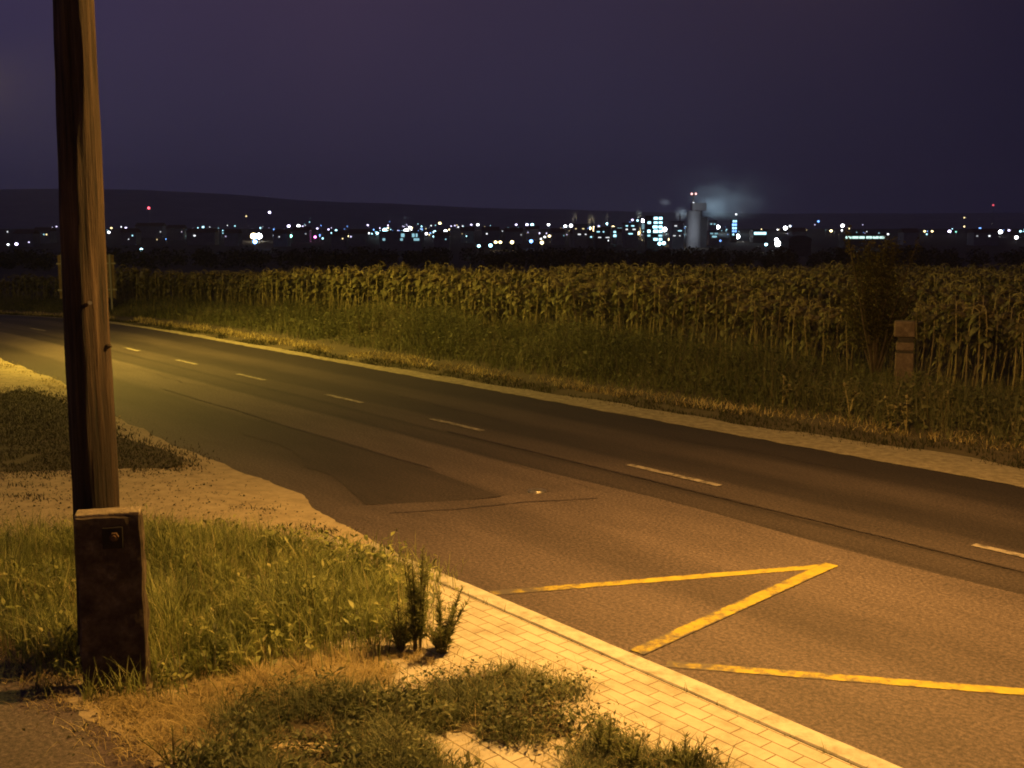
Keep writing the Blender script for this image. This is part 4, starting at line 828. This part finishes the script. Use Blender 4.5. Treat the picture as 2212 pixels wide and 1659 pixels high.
L_ = [
 (109, 494, 7, CG, 'green lamp left of the wooden pole'), (102, 500, 4, CW, 'faint white lamp just below the green lamp'), (124, 492, 4, CV, 'faint violet lamp right of the green lamp'), (133, 490, 4, CV, 'faint violet lamp touching the wooden pole'),
 (45, 527, 8, CV, 'bright violet lamp low at the left edge of the town'), (27, 528, 6, CW, 'pale lamp beside the low violet lamp'), (72, 523, 4, CV, 'dim lamp right of the low violet lamp'),
 (250, 493, 5, CY, 'warm lamp just right of the wooden pole'), (244, 502, 7, CW, 'white lamp just right of the wooden pole, below a warm one'), (281, 493, 6, CV, 'pale violet lamp between the wooden pole and the red mast light'),
 (333, 488, 10, CV, 'wide violet lamp below the red mast light'), (329, 500, 7, CC, 'cyan lamp below the wide violet lamp'), (389, 489, 7, CW, 'left one of a close pair of white lamps right of the red mast light'), (396, 491, 7, CY, 'right one of a close pair of lamps right of the red mast light'),
 (417, 505, 6, CW, 'white lamp low right of the close pair'), (392, 505, 5, CV, 'dim lamp below the close pair'), (446, 491, 6, CC, 'dim cyan lamp left of a brighter cyan one'), (458, 497, 8, CC, 'cyan lamp midway between the red mast light and the twin floodlights'), (470, 499, 5, CV, 'small violet lamp right of the cyan lamp'),
 (312, 538, 7, CC, 'lone cyan lamp low in the dark below the town'),
 (553, 510, 17, CY, 'left one of the bright twin floodlights'), (565, 510, 17, CW, 'right one of the bright twin floodlights'), (556, 522, 12, CB, 'blue white lamp under the bright twin floodlights'),
 (597, 509, 6, CW, 'white lamp right of the twin floodlights'), (598, 501, 4, CV, 'tiny lamp above the white lamp right of the twin floodlights'), (629, 489, 8, CV, 'left one of two high violet white lamps'), (650, 489, 9, CW, 'right one of two high violet white lamps'), (659, 489, 4, CV, 'tiny lamp right of the high violet white pair'),
 (632, 510, 9, CG, 'teal lamp below the high violet white pair'), (646, 512, 5, CC, 'faint lamp right of the teal lamp'), (668, 508, 4, CV, 'faint lamp between teal and magenta lamps'), (685, 512, 7, CM, 'magenta lamp low in the town'), (701, 515, 5, CC, 'dim cyan lamp right of the magenta lamp'), (690, 494, 5, CV, 'dim violet lamp above the magenta lamp'), (714, 496, 5, CV, 'dim violet lamp right of the magenta lamp, higher'), (730, 498, 6, CC, 'pale cyan lamp right of the magenta lamp, high'),
 (755, 509, 9, CY, 'warm white lamp beside a bluish one left of the white works'), (766, 503, 9, CB, 'bluish lamp left of the white works'), (798, 487, 5, CV, 'small lamp high left of the white works'), (800, 504, 5, CW, 'small white lamp close left of the white works'), (818, 504, 7, CC, 'cyan lamp at the left end of the white works'),
 (828, 504, 13, CC, 'big cyan floodlight at the left of the white works'), (834, 498, 11, CC, 'upper cyan floodlight at the left of the white works'), (849, 511, 11, CC, 'cyan floodlight low in the white works'), (849, 520, 7, CC, 'lowest cyan lamp of the white works'), (859, 505, 6, CC, 'small cyan lamp in the middle of the white works'), (868, 508, 5, CC, 'smaller cyan lamp in the middle of the white works'),
 (880, 500, 15, CW, 'biggest white floodlight of the white works'), (879, 511, 11, CW, 'white floodlight under the biggest one'), (888, 492, 8, CW, 'white lamp above the biggest floodlight of the works'), (891, 504, 7, CC, 'cyan lamp right of the biggest floodlight of the works'), (906, 509, 6, CC, 'dim cyan lamp at the right end of the white works'),
 (923, 505, 7, CW, 'white lamp right of the white works'), (941, 502, 9, CC, 'blue cyan lamp right of the white works'), (941, 507, 5, CB, 'small blue lamp under the blue cyan lamp'), (964, 500, 9, CW, 'round white lamp right of the blue cyan lamp'), (954, 508, 5, CB, 'tiny blue lamp left of the round white lamp'), (963, 508, 5, CV, 'tiny violet lamp under the round white lamp'), (952, 483, 7, CY, 'high warm lamp above the round white lamp'),
 (976, 489, 4, CV, 'first in the faint row right of the high warm lamp'), (984, 488, 4, CV, 'second in the faint row right of the high warm lamp'), (991, 491, 4, CW, 'third in the faint row right of the high warm lamp'), (1001, 489, 4, CW, 'last in the faint row right of the high warm lamp'),
 (1035, 531, 8, CC, 'left one of two low cyan lamps'), (1060, 530, 9, CC, 'right one of two low cyan lamps'), (1071, 523, 8, CY, 'left one of two low yellow lamps'), (1081, 523, 8, CY, 'right one of two low yellow lamps'),
 (1107, 512, 9, CB, 'blue lamp over a yellow one right of the two low yellow lamps'), (1106, 523, 9, CY, 'yellow lamp under a blue one'), (1147, 521, 9, CB, 'vivid blue lamp low in the town'), (1170, 524, 9, CY, 'yellow lamp low right of the vivid blue lamp'), (1168, 516, 5, CW, 'small white lamp above the yellow lamp near the vivid blue one'),
 (1019, 486, 5, CV, 'small violet lamp over the town centre'), (1033, 486, 7, CW, 'white lamp over the town centre'), (1115, 486, 6, CV, 'pale violet lamp above the blue and yellow pair'), (1138, 486, 7, CV, 'left one of the high pair above the vivid blue lamp'), (1149, 486, 8, CC, 'right one of the high pair above the vivid blue lamp'), (1184, 486, 7, CW, 'high white lamp left of the steam plumes'), (1138, 502, 5, CV, 'small lamp above left of the vivid blue lamp'), (1150, 501, 5, CV, 'small lamp above the vivid blue lamp'), (1164, 504, 5, CV, 'small lamp above right of the vivid blue lamp'), (1176, 512, 6, CW, 'small white lamp right of the yellow and blue pair'), (1186, 510, 7, CY, 'warm lamp right of the yellow and blue pair'), (1192, 509, 5, CW, 'small lamp touching the warm lamp'),
 (1220, 489, 8, CW, 'white lamp under the first steam plume'), (1232, 488, 9, CW, 'bright white lamp under the first steam plume'), (1240, 487, 6, CY, 'warm lamp right of the first steam plume foot'), (1278, 495, 16, CY, 'big warm yellow floodlight under the second steam plume'), (1292, 492, 6, CY, 'small warm lamp right of the big yellow floodlight'), (1310, 484, 8, CC, 'upper cyan lamp right of the big yellow floodlight'), (1311, 493, 8, CB, 'lower blue lamp right of the big yellow floodlight'), (1322, 492, 9, CY, 'warm lamp left of the little lit block'),
 (1384, 478, 11, CW, 'white floodlight over a lit wall left of the lit office block'), (1363, 476, 6, CV, 'small lamp left of the floodlit wall'), (1374, 477, 6, CC, 'small cyan lamp close to the floodlit wall'), (1395, 479, 7, CC, 'cyan lamp between the floodlit wall and the lit office block'), (1370, 490, 7, CV, 'violet white lamp below left of the floodlit wall'), (1373, 504, 14, CY, 'big warm white floodlight left of the lit office block'),
 (1432, 496, 13, CW, 'big white floodlight right of the lit office block'), (1445, 517, 11, CY, 'warm white lamp below right of the lit office block'), (1422, 526, 9, CC, 'left one of two cyan lamps below the lit office block'), (1431, 525, 9, CC, 'right one of two cyan lamps below the lit office block'), (1458, 497, 5, CW, 'small lamp between the office block and the tower'),
 (1546, 491, 10, CW, 'white lamp right of the tall tower'), (1588, 511, 14, CW, 'big white floodlight at the foot of the blue lit column'), (1675, 526, 17, CW, 'biggest white floodlight low right of the tower'), (1672, 518, 10, CW, 'white lamp over the biggest low floodlight'), (1650, 528, 8, CC, 'cyan lamp left of the biggest low floodlight'), (1690, 527, 7, CB, 'dim blue lamp right of the biggest low floodlight'),
 (1690, 493, 10, CW, 'white lamp over the arched roof'), (1700, 489, 6, CW, 'small lamp over the arched roof'), (1699, 519, 5, CY, 'dim lamp at the left end of the arched hangar'), (1744, 519, 5, CY, 'dim lamp at the right end of the arched hangar'), (1760, 479, 6, CB, 'small blue violet lamp high right of the arched hangar'), (1788, 499, 7, CY, 'warm lamp between the hangar and the long lit shed'), (1812, 488, 9, CW, 'white lamp on the mast by the long lit shed'), (1811, 498, 5, CW, 'small lamp half way up the mast by the long lit shed'),
 (1910, 506, 5, CW, 'dim lamp at the right end of the long lit shed'), (1943, 501, 7, CY, 'first warm lamp right of the long lit shed'), (1988, 500, 6, CY, 'left one of two small warm lamps far right of the shed'), (2004, 500, 6, CY, 'right one of two small warm lamps far right of the shed'), (2041, 500, 8, CV, 'violet lamp in the dark right part of the town'), (2055, 501, 4, CG, 'faint lamp right of the violet lamp in the dark'),
 (2105, 502, 12, CV, 'bright violet white lamp at the right'), (2106, 494, 6, CB, 'blue glow lamp over the bright violet white one'), (2150, 501, 10, CW, 'bright white lamp near the right edge'), (2135, 496, 5, CY, 'small warm lamp left of the bright one near the right edge'), (2168, 498, 6, CV, 'small violet lamp right of the bright one near the right edge'), (2193, 500, 6, CC, 'cyan lamp at the right edge'), (2203, 496, 6, CC, 'upper cyan lamp at the right edge'), (2185, 513, 9, CW, 'low white lamp near the right edge'), (2071, 471, 4, CY, 'faint high lamp on the dark hillside at the right'),
 (589, 460, 7, CV, 'lone pinkish lamp high on the dark hillside'), (539, 468, 4, CY, 'faint speck of a lamp high on the hillside at the left'), (1584, 464, 5, CW, 'small lamp above the blue lit column'),
]
for u, v, sz, c, lb in L_: town_lamp(u, v, sz, c, lb, st=(14 if sz > 9 else 8 if sz > 6 else 4 if sz > 4 else 2.5))
for u, v, sz, lb in ((332, 452, 8, 'red warning light on a thin mast at the left'), (2131, 446, 6, 'dim red warning light on a mast at the right')):
    x, y, z = place(u, 490); z = CAM_H - (v - HOR) / FOC * y; gz = float(drop(y)); o = empty('radio_mast', (x, y, gz)); tag(o, lb, 'mast', 'masts with red lights')
    m = MB()
    for k in range(3): a = k * 2.094; m.tube([(1.6 * math.cos(a), 1.6 * math.sin(a), -1), (.3 * math.cos(a), .3 * math.sin(a), z - gz)], [.12, .08], 5)
    for k in range(1, 9):
        f = k / 9; rr = 1.6 - 1.3 * f; P = [(rr * math.cos(j * 2.094), rr * math.sin(j * 2.094), (z - gz) * f) for j in (0, 1, 2, 0)]; m.tube(P, .05, 4)
    m.build('lattice', M['steel'], o); b = MB(); b.ball((0, 0, z - gz + .6), sz / 2 / FOC * y * .7, 10, 6); b.build('beacon', glow(CRED, 4 if sz > 7 else 1.2), o)
# faint lamps no one could tell apart
for i in range(290):
    u = random.choice([random.uniform(270, 520), random.uniform(580, 1010), random.uniform(1000, 1480), random.uniform(1180, 1480), random.gauss(880, 30), random.uniform(1480, 2200), random.uniform(0, 2212)]); v = random.gauss(499, 8)
    if u > 1560: v = random.gauss(500, 6)
    x, y, z = place(u, v, random.uniform(-40, 40)); gz = float(drop(y)); m = MB(); m.tube([(0, 0, -.5), (0, 0, max(1, z - gz))], [.15, .1], 5); m.m = 1; r = random.uniform(.3, .75); m.ball((0, 0, max(1.2, z - gz)), r, 8, 5)
    o = m.build('faint_town_lamp', [M['steel'], glow(random.choice([CV, CW, CC, CC, CB, CY]), random.choice([.6, 1.2, 2.5, 5.0]))]); o.location = (x, y, gz)
    tag(o, 'faint tiny lamp among many scattered over the distant town', 'lamp', 'faint lamps of the distant town')

# buildings
def building(name, u0, u1, vt, vb, label, rows=(), wall='plaster', roofk='flat', depth=14, dark=.0, cat='building'):
    """rows: list of (row position 0..1 from top, window height 0..1, [(x0,x1) 0..1], colour, strength)"""
    vm = (vt + vb) / 2; x, y, _ = place((u0 + u1) / 2, min(530, vb)); k = y / FOC; wd = (u1 - u0) * k; zt = CAM_H - (vt - HOR) * k; zb = CAM_H - (vb - HOR) * k; gz = min(float(drop(y)), zb)
    o = empty(name, (x, y, gz)); tag(o, label, cat, None)
    b = MB(); b.box((0, depth / 2, (zt - gz) / 2 - .5), (wd, depth, zt - gz + 1)); b.build('wall', M[wall], o)
    r = MB()
    if roofk == 'flat': r.box((0, depth / 2, zt - gz + .2), (wd + .6, depth + .6, .4))
    elif roofk == 'gable':
        e = wd / 2 + .4; g = zt - gz; hh = min(3.2, wd * .22 + 1.2); D = depth + .5
        r.add([(-e, -.5, g), (e, -.5, g), (e, D, g), (-e, D, g), (-e, depth / 2, g + hh), (e, depth / 2, g + hh)], [(0, 1, 5, 4), (2, 3, 4, 5), (1, 2, 5), (3, 0, 4), (0, 3, 2, 1)])
    else:
        n = 12; e = wd / 2 + .4; g = zt - gz - .1; hh = wd * .22; P = [(e * math.cos(math.pi * (1 - i / n)), hh * math.sin(math.pi * i / n) + g) for i in range(n + 1)]
        V = [(p[0], -.4, p[1]) for p in P] + [(p[0], depth, p[1]) for p in P]; r.add(V, [(i, i + 1, n + 2 + i, n + 1 + i) for i in range(n)] + [tuple(range(n + 1))[::-1], tuple(range(n + 1, 2 * n + 2))])
    r.build('roof', M['roof' if roofk == 'gable' else 'dark_clad'], o)
    hz = zt - zb
    for ry, rh, spans_, c, st in rows:
        for a, b2 in spans_:
            zc = zt - gz - ry * hz; m = MB(); m.box(((a + b2 - 1) / 2 * wd, -.06, zc), ((b2 - a) * wd, .10, rh * hz)); wn = m.build('window', glow(c, st), o)
    return o
OW = [(.05, .26), (.30, .60), (.68, .97)]
building('office_block', 1395, 1428, 468, 525, 'tall office block with rows of cyan lit windows left of the tower',
         [(.08, .09, [(.42, .66), (.74, .96)], CC, 4), (.24, .08, [(.02, .22), (.42, .66), (.74, .97)], CC, 3), (.40, .09, [(.36, .66), (.74, .97)], CC, 4), (.56, .10, [(.02, .2), (.40, .70), (.76, .97)], CC, 4.5), (.72, .06, [(.02, .2), (.74, .97)], CC, 1.6), (.86, .09, [(.42, .68), (.76, .97)], CC, 3.2)], 'dark_clad', depth=12)
building('small_block', 1322, 1343, 491, 514, 'little block with three bands of cyan windows', [(.15, .14, [(.45, .95)], CC, 1.6), (.45, .16, [(.05, .4), (.5, .95)], CC, 2.2), (.8, .2, [(.05, .4), (.5, .98)], CC, 3)], 'plaster')
building('floodlit_wall_building', 1378, 1390, 482, 498, 'narrow pale building floodlit below the third plume', [(.5, .7, [(.1, .9)], CC, .35)], 'plaster')  # its single pane is a glow panel standing for floodlight on the wall
building('column_building', 1575, 1587, 476, 512, 'slim stair tower with blue lit windows right of the tall tower', [(.08, .12, [(.2, .5), (.6, .9)], CC, 2.5), (.28, .12, [(.1, .5), (.6, .9)], CB, 4), (.48, .12, [(.15, .5), (.6, .9)], CC, 2.5), (.66, .1, [(.15, .5), (.6, .9)], CB, 3), (.85, .1, [(.2, .5)], CC, 2)], 'dark_clad', depth=6)
building('lit_shed', 1622, 1651, 498, 513, 'low shed with one bright cyan window band', [(.42, .34, [(.06, .32), (.34, .62), (.64, .94)], CC, 3.2)], 'dark_clad')
building('hangar', 1698, 1747, 519, 532, 'dark hangar with an arched roof right of the biggest low floodlight', [], 'dark_clad', 'arch', 20)
building('long_shed', 1818, 1906, 506, 520, 'long low shed with a bright band of windows', [(.5, .34, [(.02, .16), (.18, .33), (.35, .48), (.52, .66), (.68, .82), (.84, .97)], (.62, .95, .85), 1.6)], 'dark_clad')
building('bay_house', 1528, 1548, 500, 516, 'dim block with two lit windows beside the tall tower', [(.3, .2, [(.1, .4), (.55, .9)], CC, .5), (.7, .2, [(.3, .8)], CC, .9)], 'plaster')
building('works_hall', 822, 912, 500, 524, 'long pale works hall behind white and cyan floodlights', [(.35, .3, [(.52, .60), (.78, .84), (.87, .91)], CC, .8), (.72, .2, [(.08, .14), (.5, .56), (.82, .95)], CC, .7)], 'plaster', depth=25)
hs = [(285, 500, 42), (330, 494, 60), (385, 497, 50), (440, 500, 55), (505, 497, 36), (610, 498, 44), (655, 500, 38), (735, 502, 46), (775, 500, 34), (955, 503, 50), (1010, 497, 40), (1060, 500, 58), (1110, 497, 36), (1150, 500, 44), (1205, 497, 34), (1255, 500, 52), (1350, 503, 40), (1720, 499, 50), (1960, 507, 44), (2120, 506, 54), (60, 508, 46), (100, 503, 36)]
for i, (u, v, wd) in enumerate(hs):
    k = random.random(); v += random.uniform(-5, 7); wd *= random.uniform(.6, 1.1)
    rows = [(.5, .18, [(a, a + .07)], random.choice([CW, CC, CV, CY]), random.choice([.5, 1.0, 2.2])) for a in random.sample([.1, .25, .4, .6, .75, .88], random.choice([0, 1, 1, 2]))]
    o = building('town_house', u - wd / 2, u + wd / 2, v, v + 14, 'dim pitched roof house in the distant town', rows, 'plaster', 'gable', 12, cat='house'); o['group'] = 'dim houses of the distant town'

building('process_block', 1238, 1268, 486, 520, 'broad dim block of the works under the steam plumes', [(.25, .06, [(.1, .2), (.6, .75)], CY, 1.2), (.6, .06, [(.3, .5), (.8, .9)], CW, 1.5)], 'plaster', depth=16)
building('process_block', 1284, 1316, 492, 522, 'dim stepped block right of the big yellow floodlight', [(.3, .08, [(.1, .3), (.5, .6)], CC, 1.5), (.7, .06, [(.2, .4), (.7, .95)], CW, 1.2)], 'dark_clad', depth=16)
building('process_block', 1346, 1376, 483, 520, 'tall dim block left of the floodlit wall', [(.15, .06, [(.1, .25), (.5, .7)], CC, 2), (.35, .06, [(.1, .25), (.6, .8)], CW, 1.5), (.6, .06, [(.3, .6)], CC, 2)], 'plaster', depth=16)
building('process_block', 1448, 1474, 480, 522, 'dim grey block against the left side of the tall tower', [(.2, .05, [(.2, .4)], CW, 1.2), (.45, .05, [(.5, .8)], CC, 1.5), (.7, .05, [(.1, .3), (.6, .7)], CW, 1)], 'tower', depth=14)
building('process_block', 1526, 1544, 478, 500, 'dim grey block against the right side of the tall tower', [(.3, .08, [(.2, .4), (.6, .8)], CC, 1.2)], 'tower', depth=14)
for u, v0, wd, lb in ((1240, 472, 4, 'thin chimney under the left warm steam plume'), (1277, 474, 5, 'chimney standing under the warm lit plume'), (1312, 472, 4, 'thin chimney right of the big yellow floodlight'), (1381, 466, 4, 'thin chimney over the floodlit wall'), (1464, 462, 4, 'thin chimney close left of the tall tower')):
    x, y, _ = place(u, 505); y += 14; x = (u - 1106) / FOC * y; k = y / FOC; gz = float(drop(y)); o = empty('chimney', (x, y, gz)); tag(o, lb, 'chimney', 'chimneys of the works'); zt_ = CAM_H - (v0 - HOR) * k - gz
    m = MB(); m.tube([(0, 0, -1), (0, 0, zt_)], [wd * k * .6, wd * k * .42], 14); m.build('flue', M['tower'], o, True); m = MB(); m.tube([(0, 0, zt_ * .86), (0, 0, zt_ * .86 + .5)], [wd * k * .8, wd * k * .8], 14); m.build('gallery', M['steel'], o)
# the tall tower of the works
x, y, _ = place(1498, 519); y -= 8; k = y / FOC; gz = float(drop(y)); zt = lambda v: CAM_H - (v - HOR) * k - gz; ux = lambda u: (u - 1498) * k
tw = empty('works_tower', (x, y, gz)); tag(tw, 'tall grey tower of the works with a lit mast on top', 'tower')
b = MB(); b.tube([(ux(1494), 5, -1), (ux(1494), 5, zt(457)), (ux(1494), 5, zt(456))], [16 * k, 16 * k, 15.2 * k], 28); b.build('silo', M['tower'], tw)
b = MB(); b.box((ux(1513), 6, zt(470) / 2), (13 * k, 9, zt(470))); b.build('stair_shaft', M['dark_clad'], tw)
b = MB(); b.box((ux(1502), 5, (zt(456) + zt(440)) / 2), (30 * k, 9, zt(440) - zt(456))); b.build('top_house', M['tower'], tw)
b = MB()
for i in range(5): b.tube([(ux(1494), 5, zt(457) * (i + .6) / 5.4), (ux(1494), 5, zt(457) * (i + .6) / 5.4 + .35)], [16 * k + .12, 16 * k + .12], 28)
b.build('ring_band', M['tower'], tw)
b = MB(); b.tube([(ux(1489), 2, zt(452)), (ux(1489), 2, zt(422))], [.75, .5], 10)
b.build('mast', M['plaster'], tw)
b = MB(); b.tube([(ux(1489), 2, zt(424)), (ux(1489), 2, zt(420))], [1.7, 1.7], 12); b.build('crown_platform', M['plaster'], tw)
for dx in (-1.5, 1.5):
    b = MB(); b.ball((ux(1489) + dx, .8, zt(421)), .75, 8, 6); b.build('beacon', glow((1, .45, .42), 3), tw)
for vv, st in ((441, 1.2), (447, 2.2), (453, 3.0)):
    b = MB(); b.box((ux(1489), 1.2, zt(vv)), (1.1, .4, 1.6)); b.build('mast_light', glow((.9, .95, 1), st * 1.6), tw)
def works_light(loc, power, c, r=1.0):
    li = bpy.data.lights.new('floodlight', 'POINT'); li.energy = power; li.color = c; li.shadow_soft_size = r; o = bpy.data.objects.new('floodlight', li); o.location = loc; col.objects.link(o); return o
def at_lamp(u, v, dy=-12, dz=0): x, y, z = place(u, v); return (x, y + dy, z + dz)
works_light((x + ux(1474), y - 16, gz + zt(500)), 4200, (.75, .85, 1.0)); works_light((x + ux(1484), y - 9, gz + zt(436)), 350, (.9, .95, 1.0))
for u, v, p, c in ((880, 505, 14000, (.75, .92, 1)), (1278, 497, 9000, (1, .8, .4)), (1384, 482, 9000, (.9, 1, .9)), (1588, 513, 6000, (.8, .9, 1)), (1675, 527, 6000, (.85, .9, 1)), (558, 512, 7000, (1, .85, .6)), (333, 490, 6000, (.75, .7, 1)), (650, 492, 6000, (.75, .75, 1)), (1040, 492, 6000, (.8, .8, 1))): works_light(at_lamp(u, v), p * .10, c)

# steam over the works, lit by its lamps
def steam(u, v, ru, rv, dens_, label, lamp=None, skew=0.3, yoff=10):
    x, y, _ = place(u, 495); y += yoff; k = y / FOC; z = CAM_H - (v - HOR) * k; m, t, b = new_mat('steam'); t.nodes.remove(b)
    pv = nn(t, 'ShaderNodeVolumePrincipled'); pv.inputs['Color'].default_value = (.95, .95, .95, 1); pv.inputs['Anisotropy'].default_value = .1
    tc = nn(t, 'ShaderNodeTexCoord'); n = nn(t, 'ShaderNodeTexNoise'); n.inputs['Scale'].default_value = 2.2; n.inputs['Detail'].default_value = 3; t.links.new(tc.outputs['Object'], n.inputs[0])
    ln = nn(t, 'ShaderNodeVectorMath', operation='LENGTH'); t.links.new(tc.outputs['Object'], ln.inputs[0])
    f = nn(t, 'ShaderNodeMapRange'); f.inputs['From Min'].default_value = 1.0; f.inputs['From Max'].default_value = .1; t.links.new(ln.outputs['Value'], f.inputs['Value'])
    q = nn(t, 'ShaderNodeMapRange'); q.inputs['From Min'].default_value = .35; q.inputs['From Max'].default_value = .7; t.links.new(n.outputs['Fac'], q.inputs['Value'])
    mu = nn(t, 'ShaderNodeMath', operation='MULTIPLY'); t.links.new(f.outputs[0], mu.inputs[0]); t.links.new(q.outputs[0], mu.inputs[1])
    m2_ = nn(t, 'ShaderNodeMath', operation='MULTIPLY'); m2_.inputs[1].default_value = dens_; t.links.new(mu.outputs[0], m2_.inputs[0]); t.links.new(m2_.outputs[0], pv.inputs['Density'])
    t.links.new(pv.outputs[0], t.nodes['Material Output'].inputs['Volume'])
    me = bpy.data.meshes.new('steam'); mb = MB(); mb.ball((0, 0, 0), 1, 20, 12); me.from_pydata(mb.V, [], mb.F); me.materials.append(m)
    o = bpy.data.objects.new('steam', me); col.objects.link(o); o.location = (x, y, z); o.scale = (ru * k, ru * k * .8, rv * k); o.rotation_euler = (0, skew, 0)
    tag(o, label, 'steam', 'steam plumes over the works', 'stuff')
    if lamp: works_light((x + lamp[0] * k, y - 3, z + lamp[1] * k), lamp[2], lamp[3])
steam(1575, 436, 92, 44, .030, 'broad bluish steam cloud right of the tall tower', (-55, -46, 60000, (.5, .78, 1)), .1, 14)
steam(1600, 412, 150, 62, .0075, 'wide thin veil of steam drifting high over the works', (-60, -100, 70000, (.6, .75, 1)), .1, 40)
steam(1434, 438, 16, 9, .07, 'small pale steam puff left of the tall tower', (0, -22, 5000, (.8, .85, 1)))
steam(1470, 462, 16, 16, .09, 'grey steam drifting at the left side of the tall tower', (-8, -26, 6000, (.85, .85, .9)))
steam(1276, 474, 9, 15, .20, 'warm lit steam plume over the big yellow floodlight', (0, -14, 2600, (1, .75, .3)), .15)
steam(1240, 470, 7, 15, .20, 'thin warm steam plume left of the big yellow floodlight', (0, -14, 2000, (1, .8, .5)), .15)
steam(1311, 470, 5, 11, .20, 'thin steam plume right of the big yellow floodlight', (0, -12, 1600, (1, .85, .55)), .15)
steam(1379, 463, 8, 13, .20, 'greenish pale steam plume over the floodlit wall', (2, -12, 2600, (.85, 1, .75)), -.2)

# ------------------------------------------------------------------ night haze over the plain
hm, t, b = new_mat('haze'); t.nodes.remove(b); pv = nn(t, 'ShaderNodeVolumePrincipled'); pv.inputs['Color'].default_value = (.92, .92, .95, 1); pv.inputs['Density'].default_value = 1.3e-4
t.links.new(pv.outputs[0], t.nodes['Material Output'].inputs['Volume'])
hz = MB(); hz.box((0, 3500, 150), (13000, 7700, 560)); ho = hz.build('haze', hm); tag(ho, 'thin night haze lying over the plain and hills', 'haze', kind='stuff')
